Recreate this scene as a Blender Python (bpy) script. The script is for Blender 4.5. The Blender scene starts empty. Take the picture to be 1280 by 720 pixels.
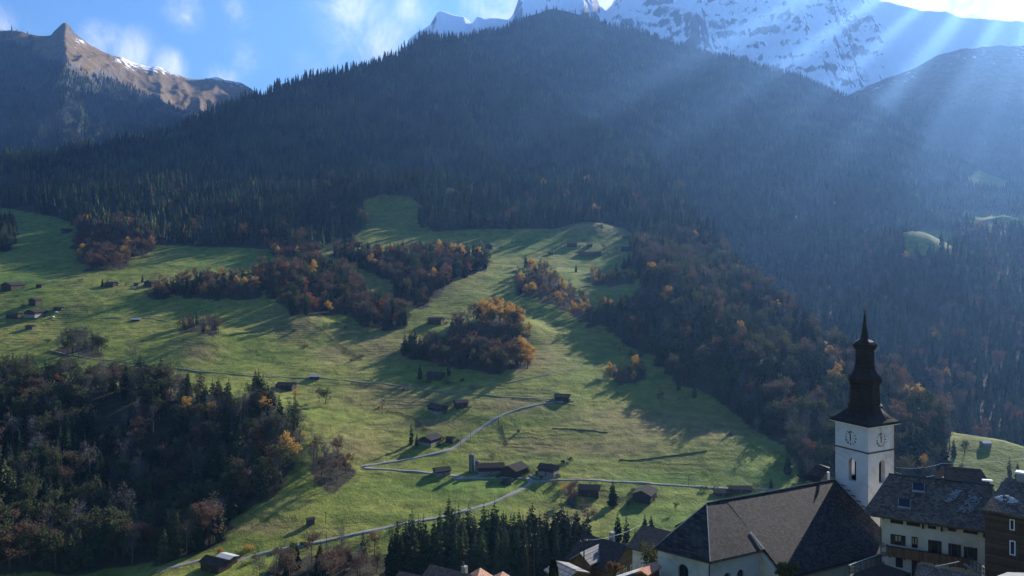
import bpy, bmesh, math, random
import numpy as np
from mathutils import Vector, Matrix
R = math.radians
SC = bpy.context.scene
COL = SC.collection

# ------------------------------------------------------------------ camera, light, exposure
F, CX, HY = 985.0, 640.0, 326.0            # focal length, centre and horizon row, in pixels of the 1280x720 photograph
cam_d = bpy.data.cameras.new('camera')
cam = bpy.data.objects.new('camera', cam_d); COL.objects.link(cam)
cam.location = (0, 0, 0); cam.rotation_euler = (R(90), 0, 0)
cam_d.sensor_width = 36; cam_d.lens = 36 * F / 1280
cam_d.shift_y = -(360 - HY) / 1280
cam_d.clip_start = 0.5; cam_d.clip_end = 60000
SC.camera = cam

SUN_EL, SUN_AZ = 23.5, 37.3                # ahead and to the right, above the snow mountain
world = bpy.data.worlds.new('World'); SC.world = world; world.use_nodes = True
sun_d = bpy.data.lights.new('sun', 'SUN'); sun_d.energy = 5.0; sun_d.angle = R(0.53); sun_d.color = (1.0, 0.95, 0.86)
sun = bpy.data.objects.new('sun', sun_d); COL.objects.link(sun)
sdir = Vector((math.sin(R(SUN_AZ)) * math.cos(R(SUN_EL)), math.cos(R(SUN_AZ)) * math.cos(R(SUN_EL)), math.sin(R(SUN_EL))))
sun.rotation_euler = sdir.to_track_quat('Z', 'Y').to_euler()
SKY_STRENGTH = 0.052
HAZE_DENSITY = 0.000037
SC.view_settings.view_transform = 'Standard'; SC.view_settings.look = 'None'
SC.view_settings.exposure = 1.32; SC.view_settings.gamma = 1.0
SC.view_settings.use_curve_mapping = False
SC.cycles.use_denoising = True
SC.cycles.max_bounces = 6; SC.cycles.diffuse_bounces = 2; SC.cycles.glossy_bounces = 2
SC.cycles.transmission_bounces = 3; SC.cycles.transparent_max_bounces = 6; SC.cycles.volume_bounces = 1

def pxdir(px, py):
    v = Vector(((px - CX) / F, 1, (HY - py) / F)); return v.normalized()

def build_sky():
    nt = world.node_tree; n = nt.nodes; l = nt.links
    bg = n['Background']; bg.inputs[1].default_value = SKY_STRENGTH
    sk = n.new('ShaderNodeTexSky'); sk.sky_type = 'NISHITA'; sk.sun_disc = False
    sk.sun_elevation = R(SUN_EL); sk.sun_rotation = R(SUN_AZ); sk.altitude = 900
    sk.air_density = 1.6; sk.dust_density = 0.3; sk.ozone_density = 3.0
    tc = n.new('ShaderNodeTexCoord')
    # clouds: gaussian patches of the sky dome broken up by noise
    mp = n.new('ShaderNodeMapping'); mp.inputs['Scale'].default_value = (1.5, 1.0, 1.1); mp.inputs['Rotation'].default_value = (0, R(38), 0)
    l.new(tc.outputs['Generated'], mp.inputs[0])
    nz = n.new('ShaderNodeTexNoise'); nz.inputs['Scale'].default_value = 11; nz.inputs['Detail'].default_value = 12
    nz.inputs['Roughness'].default_value = 0.66; nz.inputs['Distortion'].default_value = 0.5
    l.new(mp.outputs[0], nz.inputs[0])
    nz2 = n.new('ShaderNodeTexNoise'); nz2.inputs['Scale'].default_value = 5; nz2.inputs['Detail'].default_value = 4
    l.new(mp.outputs[0], nz2.inputs[0])
    blobs = [(445, 15, .070, .66), (425, 60, .040, .45), (480, 55, .050, .75), (520, 10, .09, .56), (620, -5, .09, .7), (385, 85, .035, .45), (165, 66, .034, .9), (205, 84, .028, .9), (125, 50, .03, .8), (232, 14, .03, .75), (295, 18, .03, .6), (285, 104, .03, .9), (15, 34, .03, .8), (60, 10, .06, .4),
             (310, 82, .04, .7), (757, 5, .03, 1.0), (1180, -15, .10, 1.3), (1270, -5, .10, 1.5), (1350, -60, .16, 1.3), (1000, -120, .12, 1.0)]
    acc = None
    for px, py, s, a in blobs:
        d = pxdir(px, py)
        dt = n.new('ShaderNodeVectorMath'); dt.operation = 'DISTANCE'; dt.inputs[1].default_value = d
        l.new(tc.outputs['Generated'], dt.inputs[0])
        mr = n.new('ShaderNodeMapRange'); mr.interpolation_type = 'SMOOTHSTEP'
        mr.inputs['From Min'].default_value = s * 1.7; mr.inputs['From Max'].default_value = 0
        mr.inputs['To Max'].default_value = a
        l.new(dt.outputs['Value'], mr.inputs['Value'])
        if acc is None: acc = mr.outputs[0]
        else:
            ad = n.new('ShaderNodeMath'); ad.operation = 'MAXIMUM'
            l.new(acc, ad.inputs[0]); l.new(mr.outputs[0], ad.inputs[1]); acc = ad.outputs[0]
    m1 = n.new('ShaderNodeMath'); m1.operation = 'MULTIPLY_ADD'; m1.inputs[1].default_value = 1.2; m1.inputs[2].default_value = -1.05
    l.new(nz2.outputs[0], m1.inputs[0])
    m2 = n.new('ShaderNodeMath'); m2.operation = 'MULTIPLY_ADD'; m2.inputs[1].default_value = 2.6
    l.new(nz.outputs[0], m2.inputs[0]); l.new(m1.outputs[0], m2.inputs[2])         # ~ 1.0 average
    m3 = n.new('ShaderNodeMath'); m3.operation = 'MULTIPLY'; l.new(acc, m3.inputs[0]); l.new(m2.outputs[0], m3.inputs[1])
    m4 = n.new('ShaderNodeMapRange'); m4.interpolation_type = 'SMOOTHSTEP'
    m4.inputs['From Min'].default_value = 0.22; m4.inputs['From Max'].default_value = 1.25
    l.new(m3.outputs[0], m4.inputs[0])
    mix = n.new('ShaderNodeMix'); mix.data_type = 'RGBA'
    tint = n.new('ShaderNodeMix'); tint.data_type = 'RGBA'; tint.blend_type = 'MULTIPLY'; tint.inputs['Factor'].default_value = 1
    tint.inputs[7].default_value = SKY_TINT
    l.new(sk.outputs[0], tint.inputs[6])
    l.new(m4.outputs[0], mix.inputs['Factor']); l.new(tint.outputs[2], mix.inputs[6])
    mix.inputs[7].default_value = (9.0, 9.2, 9.6, 1)
    l.new(mix.outputs[2], bg.inputs[0])
SKY_TINT = (0.56, 0.82, 1.27, 1)
build_sky()

# ------------------------------------------------------------------ helpers
def link(o, parent=None):
    COL.objects.link(o)
    if parent is not None: o.parent = parent
    return o
def tag(o, label=None, cat=None, group=None, kind=None):
    if label: o['label'] = label
    if cat: o['category'] = cat
    if group: o['group'] = group
    if kind: o['kind'] = kind
    return o
def empty(name, loc, rz=0.0, label=None, cat=None, group=None):
    o = bpy.data.objects.new(name, None); o.empty_display_size = 1
    o.location = loc; o.rotation_euler = (0, 0, rz); COL.objects.link(o)
    return tag(o, label, cat, group)

class MB:
    """collects shapes that become ONE mesh"""
    def __init__(s): s.v = []; s.f = []; s.m = []; s.mi = 0
    def add(s, vs, fs):
        b = len(s.v); s.v += [tuple(v) for v in vs]
        for f in fs: s.f.append(tuple(i + b for i in f)); s.m.append(s.mi)
        return s
    def box(s, x0, x1, y0, y1, z0, z1):
        return s.add([(x0,y0,z0),(x1,y0,z0),(x1,y1,z0),(x0,y1,z0),(x0,y0,z1),(x1,y0,z1),(x1,y1,z1),(x0,y1,z1)],
                     [(0,3,2,1),(4,5,6,7),(0,1,5,4),(1,2,6,5),(2,3,7,6),(3,0,4,7)])
    def slab(s, pts, t, up=None):
        """a flat or bent polygon given thickness t downward"""
        n = len(pts); lo = [(p[0], p[1], p[2] - t) for p in pts]
        return s.add(list(pts) + lo, [tuple(range(n)), tuple(range(2*n-1, n-1, -1))] + [(i, n+i, n+(i+1)%n, (i+1)%n) for i in range(n)])
    def prism(s, poly, z0, z1):
        n = len(poly)
        return s.add([(x,y,z0) for x,y in poly] + [(x,y,z1) for x,y in poly],
                     [tuple(range(n-1,-1,-1)), tuple(range(n,2*n))] + [(i,(i+1)%n,n+(i+1)%n,n+i) for i in range(n)])
    def tube(s, pts, rads, k=6):
        base = len(s.v); rings = []
        for i, p in enumerate(pts):
            p = Vector(p); a = Vector(pts[max(i-1,0)]); b = Vector(pts[min(i+1,len(pts)-1)])
            d = (b-a); d = d.normalized() if d.length > 1e-9 else Vector((0,0,1))
            u = d.orthogonal().normalized(); w = d.cross(u)
            r = rads[i] if hasattr(rads, '__len__') else rads
            rings.append([p + (u*math.cos(2*math.pi*j/k) + w*math.sin(2*math.pi*j/k))*r for j in range(k)])
        vs = [tuple(v) for rg in rings for v in rg]; fs = []
        for i in range(len(pts)-1):
            for j in range(k):
                fs.append((i*k+j, i*k+(j+1)%k, (i+1)*k+(j+1)%k, (i+1)*k+j))
        fs.append(tuple(range(k-1,-1,-1))); fs.append(tuple(range((len(pts)-1)*k, len(pts)*k)))
        return s.add(vs, fs)
    def rings(s, rings, cap=True):
        k = len(rings[0]); vs = [v for r in rings for v in r]; fs = []
        for i in range(len(rings)-1):
            for j in range(k): fs.append((i*k+j, i*k+(j+1)%k, (i+1)*k+(j+1)%k, (i+1)*k+j))
        if cap: fs.append(tuple(range(k-1,-1,-1))); fs.append(tuple(range((len(rings)-1)*k, len(rings)*k)))
        return s.add(vs, fs)
    def mesh(s, name, mats, smooth=False):
        me = bpy.data.meshes.new(name); me.from_pydata(s.v, [], s.f)
        for m in (mats if isinstance(mats, (list, tuple)) else [mats]): me.materials.append(m)
        me.polygons.foreach_set('material_index', s.m)
        if smooth: me.polygons.foreach_set('use_smooth', [True]*len(s.f))
        me.validate(); me.update()
        return me
    def build(s, name, mats, parent=None, smooth=False):
        return link(bpy.data.objects.new(name, s.mesh(name, mats, smooth)), parent)

# ------------------------------------------------------------------ materials
def mat(name):
    m = bpy.data.materials.new(name); m.use_nodes = True
    nt = m.node_tree; p = nt.nodes['Principled BSDF']
    return m, nt, nt.nodes, nt.links, p
def noise(n, l, scale, detail=4, rough=.55, vec=None, dist=0.0):
    t = n.new('ShaderNodeTexNoise'); t.inputs['Scale'].default_value = scale; t.inputs['Detail'].default_value = detail
    t.inputs['Roughness'].default_value = rough; t.inputs['Distortion'].default_value = dist
    if vec is not None: l.new(vec, t.inputs[0])
    return t
def ramp(n, l, src, stops):
    r = n.new('ShaderNodeValToRGB'); e = r.color_ramp.elements
    while len(e) < len(stops): e.new(.5)
    for el, (p, c) in zip(e, stops): el.position = p; el.color = tuple(c) + (1,)
    l.new(src, r.inputs[0]); return r
def mixc(n, l, fac, a, b, mode='MIX'):
    m = n.new('ShaderNodeMix'); m.data_type = 'RGBA'; m.blend_type = mode
    for sock, v in ((0, fac), (6, a), (7, b)):
        if hasattr(v, 'links'): l.new(v, m.inputs[sock])
        elif sock == 0: m.inputs[0].default_value = v
        else: m.inputs[sock].default_value = tuple(v) + (1,)
    return m.outputs[2]
def objpos(n): return n.new('ShaderNodeTexCoord').outputs['Object']
def bump(n, l, p, h, strength=.4, dist=.05):
    b = n.new('ShaderNodeBump'); b.inputs['Strength'].default_value = strength; b.inputs['Distance'].default_value = dist
    l.new(h, b.inputs['Height']); l.new(b.outputs[0], p.inputs['Normal']); return b

def simple(name, col, rough=.8, var=.35, scale=2.0, metal=0.0, bumpd=0.02, stain=None, spec=.12):
    m, nt, n, l, p = mat(name); v = objpos(n)
    a = noise(n, l, scale, 6, .65, v)
    c0 = tuple(x*(1-var) for x in col); c1 = tuple(min(1, x*(1+var)) for x in col)
    r = ramp(n, l, a.outputs[0], [(.3, c0), (.7, c1)])
    out = r.outputs[0]
    if stain:
        b = noise(n, l, scale*.35, 5, .7, v, .6)
        rr = ramp(n, l, b.outputs[0], [(.52, (0,0,0)), (.66, (1,1,1))])
        out = mixc(n, l, rr.outputs[0], out, stain)
    l.new(out, p.inputs['Base Color'])
    p.inputs['Roughness'].default_value = rough; p.inputs['Metallic'].default_value = metal; p.inputs['Specular IOR Level'].default_value = .5 if metal else spec
    if bumpd: bump(n, l, p, a.outputs[0], .5, bumpd)
    return m

def planks(name, col, width=.18, axis='Z', var=.4):
    """boards: a per-board tone, thin dark joints"""
    m, nt, n, l, p = mat(name); v = objpos(n)
    sx = n.new('ShaderNodeSeparateXYZ'); l.new(v, sx.inputs[0])
    dv = n.new('ShaderNodeMath'); dv.operation = 'DIVIDE'; dv.inputs[1].default_value = width
    if axis == 'XY':
        ad = n.new('ShaderNodeMath'); ad.operation = 'ADD'; l.new(sx.outputs[0], ad.inputs[0]); l.new(sx.outputs[1], ad.inputs[1]); l.new(ad.outputs[0], dv.inputs[0])
    else: l.new(sx.outputs['XYZ'.index(axis)], dv.inputs[0])
    fl = n.new('ShaderNodeMath'); fl.operation = 'FLOOR'; l.new(dv.outputs[0], fl.inputs[0])
    wn = n.new('ShaderNodeTexWhiteNoise'); wn.noise_dimensions = '1D'; l.new(fl.outputs[0], wn.inputs['W'])
    fr = n.new('ShaderNodeMath'); fr.operation = 'FRACT'; l.new(dv.outputs[0], fr.inputs[0])
    jt = n.new('ShaderNodeMath'); jt.operation = 'GREATER_THAN'; jt.inputs[1].default_value = .08; l.new(fr.outputs[0], jt.inputs[0])
    r = ramp(n, l, wn.outputs[0], [(0, tuple(x*(1-var) for x in col)), (1, tuple(x*(1+var) for x in col))])
    ns = noise(n, l, 3, 6, .7, v); r2 = ramp(n, l, ns.outputs[0], [(.3, (.6,.6,.6)), (.75, (1.25,1.2,1.15))])
    c = mixc(n, l, 1.0, r.outputs[0], r2.outputs[0], 'MULTIPLY')
    c = mixc(n, l, jt.outputs[0], tuple(x*.4 for x in col), c)
    l.new(c, p.inputs['Base Color']); p.inputs['Roughness'].default_value = .85
    bump(n, l, p, jt.outputs[0], .6, .02)
    return m

def shingles(name, col, row=.22, wid=.3, var=.5, patch=None, rough=.85, spec=.3):
    """roof courses along the slope in object z / length; uses UV-free object coords (x along the ridge, z for the rows)"""
    m, nt, n, l, p = mat(name); v = objpos(n)
    sx = n.new('ShaderNodeSeparateXYZ'); l.new(v, sx.inputs[0])
    ad = n.new('ShaderNodeMath'); ad.operation = 'MULTIPLY'; ad.inputs[1].default_value = 1.0; l.new(sx.outputs[0], ad.inputs[0])
    zz = n.new('ShaderNodeMath'); zz.operation = 'MULTIPLY'; zz.inputs[1].default_value = 1.9; l.new(sx.outputs[2], zz.inputs[0])
    cb = n.new('ShaderNodeCombineXYZ'); l.new(ad.outputs[0], cb.inputs[0]); l.new(zz.outputs[0], cb.inputs[1])
    br = n.new('ShaderNodeTexBrick'); br.inputs['Scale'].default_value = 1
    br.inputs['Brick Width'].default_value = wid; br.inputs['Row Height'].default_value = row
    br.inputs['Mortar Size'].default_value = row*.09; br.inputs['Bias'].default_value = 0
    br.inputs['Color1'].default_value = tuple(x*(1-var) for x in col) + (1,); br.inputs['Color2'].default_value = tuple(x*(1+var) for x in col) + (1,)
    br.inputs['Mortar'].default_value = tuple(x*.3 for x in col) + (1,)
    l.new(cb.outputs[0], br.inputs[0])
    ns = noise(n, l, 1.1, 8, .75, v); r2 = ramp(n, l, ns.outputs[0], [(.3, (.62,.62,.64)), (.72, (1.4,1.36,1.3))])
    c = mixc(n, l, 1.0, br.outputs[0], r2.outputs[0], 'MULTIPLY')
    n3 = noise(n, l, 14, 5, .8, v); r3 = ramp(n, l, n3.outputs[0], [(.35, (.7,.7,.7)), (.7, (1.45,1.4,1.35))])
    c = mixc(n, l, 1.0, c, r3.outputs[0], 'MULTIPLY')
    if patch:
        b = noise(n, l, .35, 6, .7, v, .4); rr = ramp(n, l, b.outputs[0], [(.56, (0,0,0)), (.7, (1,1,1))])
        c = mixc(n, l, rr.outputs[0], c, patch)
    l.new(c, p.inputs['Base Color']); p.inputs['Roughness'].default_value = rough
    p.inputs['Specular IOR Level'].default_value = spec
    bump(n, l, p, br.outputs['Fac'], -.5, .03)
    return m

def leafmat(name, cols, trans=.4, stands=0.0):
    """leaf clumps: colour varies between instances and inside the crown; light passes through"""
    m, nt, n, l, p = mat(name)
    oi = n.new('ShaderNodeObjectInfo'); g = n.new('ShaderNodeNewGeometry')
    ad = n.new('ShaderNodeMath'); ad.operation = 'MULTIPLY_ADD'; ad.inputs[1].default_value = .3
    l.new(g.outputs['Random Per Island'], ad.inputs[0])
    m2 = n.new('ShaderNodeMath'); m2.operation = 'MULTIPLY'; m2.inputs[1].default_value = .7
    l.new(oi.outputs['Random'], m2.inputs[0]); l.new(m2.outputs[0], ad.inputs[2])
    k = len(cols); r = ramp(n, l, ad.outputs[0], [(i/(k-1), c) for i, c in enumerate(cols)])
    if stands:      # whole stands differ in tone: age and kind of the trees
        ns = noise(n, l, stands, 3, .55, oi.outputs['Location']); r2 = ramp(n, l, ns.outputs[0], [(.34, (.38,.42,.44)), (.5, (1,1,1)), (.66, (2.5,2.2,1.8))])
        cm = n.new('ShaderNodeMix'); cm.data_type = 'RGBA'; cm.blend_type = 'MULTIPLY'; cm.inputs[0].default_value = 1; l.new(r.outputs[0], cm.inputs[6]); l.new(r2.outputs[0], cm.inputs[7])
        class _o: outputs = [cm.outputs[2]]
        r = _o
    df = n.new('ShaderNodeBsdfDiffuse'); tr = n.new('ShaderNodeBsdfTranslucent'); mx = n.new('ShaderNodeMixShader')
    l.new(r.outputs[0], df.inputs[0]); l.new(r.outputs[0], tr.inputs[0]); mx.inputs[0].default_value = trans
    l.new(df.outputs[0], mx.inputs[1]); l.new(tr.outputs[0], mx.inputs[2])
    l.new(mx.outputs[0], n['Material Output'].inputs['Surface'])
    return m
M = {}
M['spruce'] = leafmat('spruce_needles', [(.014,.028,.014), (.030,.046,.020), (.020,.040,.022), (.052,.062,.030), (.034,.038,.024), (.016,.030,.018)], .18, .011)
M['larch'] = leafmat('larch_needles', [(.10,.085,.042), (.14,.11,.046), (.085,.075,.042), (.12,.09,.042)], .3)
M['russet'] = leafmat('russet_leaves', [(.092,.066,.052), (.118,.070,.050), (.140,.074,.048), (.098,.076,.060), (.115,.088,.058), (.18,.094,.048)], .4)
M['red'] = leafmat('red_leaves', [(.20,.065,.036), (.26,.095,.036), (.17,.07,.045)], .4)
M['golden'] = leafmat('golden_leaves', [(.42,.25,.05), (.52,.33,.09), (.36,.19,.04), (.28,.22,.08)], .45)
M['olive'] = leafmat('olive_leaves', [(.062,.074,.032), (.10,.10,.045), (.056,.07,.034), (.12,.10,.045)], .35)
M['grey'] = leafmat('bare_twigs', [(.10,.09,.078), (.13,.115,.10), (.09,.082,.07)], .1)
M['bark'] = simple('bark', (.075,.06,.05), .9, .4, 3)
M['palebark'] = simple('pale_bark', (.13,.12,.11), .9, .4, 3)

# ------------------------------------------------------------------ numpy noise
def _hash(ix, iy, seed):
    ix = ix.astype(np.uint64); iy = iy.astype(np.uint64)
    h = (ix*np.uint64(374761393) + iy*np.uint64(668265263) + np.uint64(seed*2246822519 % (1<<32))) & np.uint64(0xffffffff)
    h = ((h ^ (h >> np.uint64(13))) * np.uint64(1274126177)) & np.uint64(0xffffffff)
    h = ((h ^ (h >> np.uint64(16))) * np.uint64(2654435761)) & np.uint64(0xffffffff)
    return (h ^ (h >> np.uint64(15))).astype(np.float64) / 4294967295.0
def vnoise(x, y, seed=0):
    x = np.asarray(x, float) + 100000.0; y = np.asarray(y, float) + 100000.0
    ix = np.floor(x); iy = np.floor(y); fx = x-ix; fy = y-iy
    ix = ix.astype(np.int64); iy = iy.astype(np.int64)
    u = fx*fx*fx*(fx*(fx*6-15)+10); v = fy*fy*fy*(fy*(fy*6-15)+10)
    a = _hash(ix,iy,seed); b = _hash(ix+1,iy,seed); c = _hash(ix,iy+1,seed); d = _hash(ix+1,iy+1,seed)
    return (a*(1-u)+b*u)*(1-v) + (c*(1-u)+d*u)*v
def fbm(x, y, seed=0, oct=4, gain=.5):
    s = 0; a = 1; t = 0
    for i in range(oct): s = s + a*(vnoise(x*2**i+i*17.3, y*2**i+i*9.1, seed+i)*2-1); t += a; a *= gain
    return s/t
def ridged(x, y, seed=0, oct=5, gain=.5):
    s = 0; a = 1; t = 0
    for i in range(oct): s = s + a*(1-np.abs(vnoise(x*2**i+i*17.3, y*2**i+i*9.1, seed+i)*2-1))**2; t += a; a *= gain
    return s/t

# ------------------------------------------------------------------ terrain sheets: height z over (x, y), sampled on a fan of bearings x distances
class Sheet:
    def __init__(s, px, Y, Z):
        s.px, s.Y, s.Z = px, Y, np.maximum(Z, -245.0)
    def z(s, x, y):
        x = np.asarray(x, float); y = np.asarray(y, float)
        p = CX + F*x/y
        i = np.clip(np.interp(p, s.px, np.arange(len(s.px))), 0, len(s.px)-1.001)
        j = np.clip(np.interp(y, s.Y, np.arange(len(s.Y))), 0, len(s.Y)-1.001)
        i0 = i.astype(int); j0 = j.astype(int); a = i-i0; b = j-j0; Z = s.Z
        return (Z[j0,i0]*(1-a)+Z[j0,i0+1]*a)*(1-b) + (Z[j0+1,i0]*(1-a)+Z[j0+1,i0+1]*a)*b
    def hit(s, px, py, ymin=None):
        Y = s.Y if ymin is None else s.Y[s.Y >= ymin]
        Y = np.linspace(0, 1, 6000)**1.5*(Y[-1]-Y[0])+Y[0]
        zz = s.z((px-CX)/F*Y, Y); row = HY - F*zz/Y
        k = np.argmax(row <= py)
        if k > 0:
            a, b = row[k-1], row[k]; t = (a-py)/(a-b) if a != b else 0; y = Y[k-1]+t*(Y[k]-Y[k-1])
        else: y = Y[k]
        x = (px-CX)/F*y
        return Vector((x, y, float(s.z(x, y))))
    def build(s, name, m, attrs=None):
        ny, nx = s.Z.shape
        PX, YY = np.meshgrid(s.px, s.Y); X = (PX-CX)/F*YY
        co = np.stack([X, YY, s.Z], -1).reshape(-1, 3)
        idx = np.arange(ny*nx).reshape(ny, nx)
        q = np.stack([idx[:-1,:-1], idx[:-1,1:], idx[1:,1:], idx[1:,:-1]], -1).reshape(-1)
        me = bpy.data.meshes.new(name); nf = len(q)//4
        me.vertices.add(len(co)); me.vertices.foreach_set('co', co.ravel())
        me.loops.add(len(q)); me.loops.foreach_set('vertex_index', q)
        me.polygons.add(nf); me.polygons.foreach_set('loop_start', np.arange(0, nf*4, 4))
        me.polygons.foreach_set('use_smooth', np.ones(nf, bool))
        me.update(); me.validate()
        for k, v in (attrs or {}).items():
            a = me.attributes.new(k, 'FLOAT', 'POINT'); a.data.foreach_set('value', v.ravel().astype(np.float32))
        me.materials.append(m)
        o = link(bpy.data.objects.new(name, me)); o['kind'] = 'structure'
        return o

def smin(a, b, k):
    h = np.clip(.5+.5*(b-a)/k, 0, 1)
    return b*(1-h)+a*h - k*h*(1-h)
def inpoly(px, py, poly):
    px = np.asarray(px); py = np.asarray(py); c = np.zeros(px.shape, bool); n = len(poly)
    for i in range(n):
        x0,y0 = poly[i]; x1,y1 = poly[(i+1)%n]
        if y0 == y1: continue
        c ^= ((y0 > py) != (y1 > py)) & (px < (x1-x0)*(py-y0)/(y1-y0)+x0)
    return c
def tab(t): a = np.array(t, float); return a[:,0], a[:,1]
# ------------------------------------------------------------------ the valley side: meadows, near wooded spur
def rowz(t): return [(Y, (HY-py)/F*Y) for py, Y in t]
nearA = [(2,-1.6),(5,-3.2),(10,-5.6),(20,-10.6),(50,-25.5),(80,-39.5),(95,-44.5),(112,-48),(130,-58),(180,-78),(250,-112),(330,-143)]
farA = rowz([(720,420),(690,447),(660,475),(630,507),(600,541),(570,579),(540,622),(500,690),(470,746),(440,810),(400,915),(370,1000),(340,1120),
             (300,1300),(270,1450),(250,1570),(225,1800),(205,2040),(190,2230),(150,2420),(100,2630),(45,2900),(-30,3300)])
YA, ZA = tab(nearA+farA)
RA = tab([(-900,260),(-400,215),(0,203),(60,196),(130,187),(200,167),(300,124),(340,113),(400,98),(450,82),(500,62),(522,44),(545,47),(575,52),(600,62),(640,88),(700,130),(760,165),(800,190),
          (830,212),(850,240),(875,285),(930,338),(1000,402),(1060,442),(1120,485),(1178,533),(1230,548),(1280,563),(1400,590),(2000,640)])
pxA = np.unique(np.concatenate([np.arange(-900,-150,30), np.arange(-150,1431,4.0), np.arange(1440,2001,30)]))
YgA = np.unique(np.concatenate([np.linspace(2,330,90), np.linspace(330,1000,330), np.linspace(1000,1700,200), np.linspace(1700,3600,150)]))
PX, YY = np.meshgrid(pxA, YgA); X = (PX-CX)/F*YY
base = np.interp(YgA, YA, ZA)
ker = np.hanning(9); ker /= ker.sum()
Zb = np.repeat(base[:,None], len(pxA), 1)
# the crest of the spur, bearing by bearing
rowpy = HY - F*np.interp(np.arange(420,3300), YA, ZA)/np.arange(420,3300)
Rr = np.interp(pxA, *RA) + 3*fbm(pxA/60, pxA*0, 5, 3)
Yr = np.array([np.arange(420,3300)[np.argmax(rowpy <= r)] for r in Rr], float)
k = np.hanning(7); k /= k.sum(); Yr = np.convolve(np.pad(Yr, 3, 'edge'), k, 'valid')
zr = np.interp(Yr, YA, ZA)
Zd = zr[None,:] - .55*(YY-Yr[None,:])
Zs = smin(Zb, Zd, np.clip(Yr*.012, 5, 40)[None,:]) + (np.clip(Yr*.012, 5, 40)*.25)[None,:]*np.exp(-((YY-Yr[None,:])/60)**2)
damp = np.clip((YY-300)/200, 0, 1)
hill = np.clip((YY-1500)/600, 0, 1)
Zs = Zs + damp*(1-hill*.3)*(fbm(X/140, YY/140, 11, 3)*5.5 + fbm(X/38, YY/30, 12, 3)*1.5 + fbm(X/11, YY/9, 13, 2)*.5)
Zs = Zs + hill*np.interp(PX, [850,950], [1,.3])*(1-.75*np.exp(-((YY-Yr[None,:])/170)**2))*(ridged(X/330+YY/2600, YY/1300, 21, 5)-.55)*165
sA = Sheet(pxA, YgA, Zs)
knolls = [(378,408,34,11),(745,292,45,17),(265,428,30,8),(140,372,60,4),(60,360,70,5),(215,455,30,4),(560,345,60,7),(690,300,40,5),(455,295,50,8),(900,570,45,4),(840,560,60,3),(330,620,50,5),(470,560,60,-4),(640,470,60,4)]
for (a, b, r, h) in knolls:
    p = sA.hit(a, b); Zs += h*np.exp(-(((X-p.x)**2+((YY-p.y)*.8)**2)/r**2))
def bank(pts, w, h):
    global Zs
    q = [sA.hit(*p) for p in pts]; d2 = np.full(Zs.shape, 1e12)
    for a, b in zip(q, q[1:]):
        dx, dy = b.x-a.x, b.y-a.y; t = np.clip(((X-a.x)*dx+(YY-a.y)*dy)/(dx*dx+dy*dy), 0, 1)
        d2 = np.minimum(d2, (X-a.x-t*dx)**2+(YY-a.y-t*dy)**2)
    Zs = Zs + h*np.exp(-d2/w**2)
bank([(810,335),(850,390),(900,440),(945,480)], 50, 24)
bank([(270,362),(350,352),(430,366)], 40, 7)
bank([(440,258),(490,252),(545,258)], 75, 42)
bank([(120,300),(175,305)], 42, 17)
bank([(600,420),(645,420)], 34, 17)
bank([(40,500),(150,515),(280,520),(350,560)], 50, 14)
bank([(690,345),(760,375)], 40, 6)
# drop below the meadow, into the ravine of the valley wood
bank([(60,680),(180,640),(260,600)], 60, -26)
sA = Sheet(pxA, YgA, Zs)
ROW = HY - F*Zs/YY                                   # the photograph row of every grid point

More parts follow.
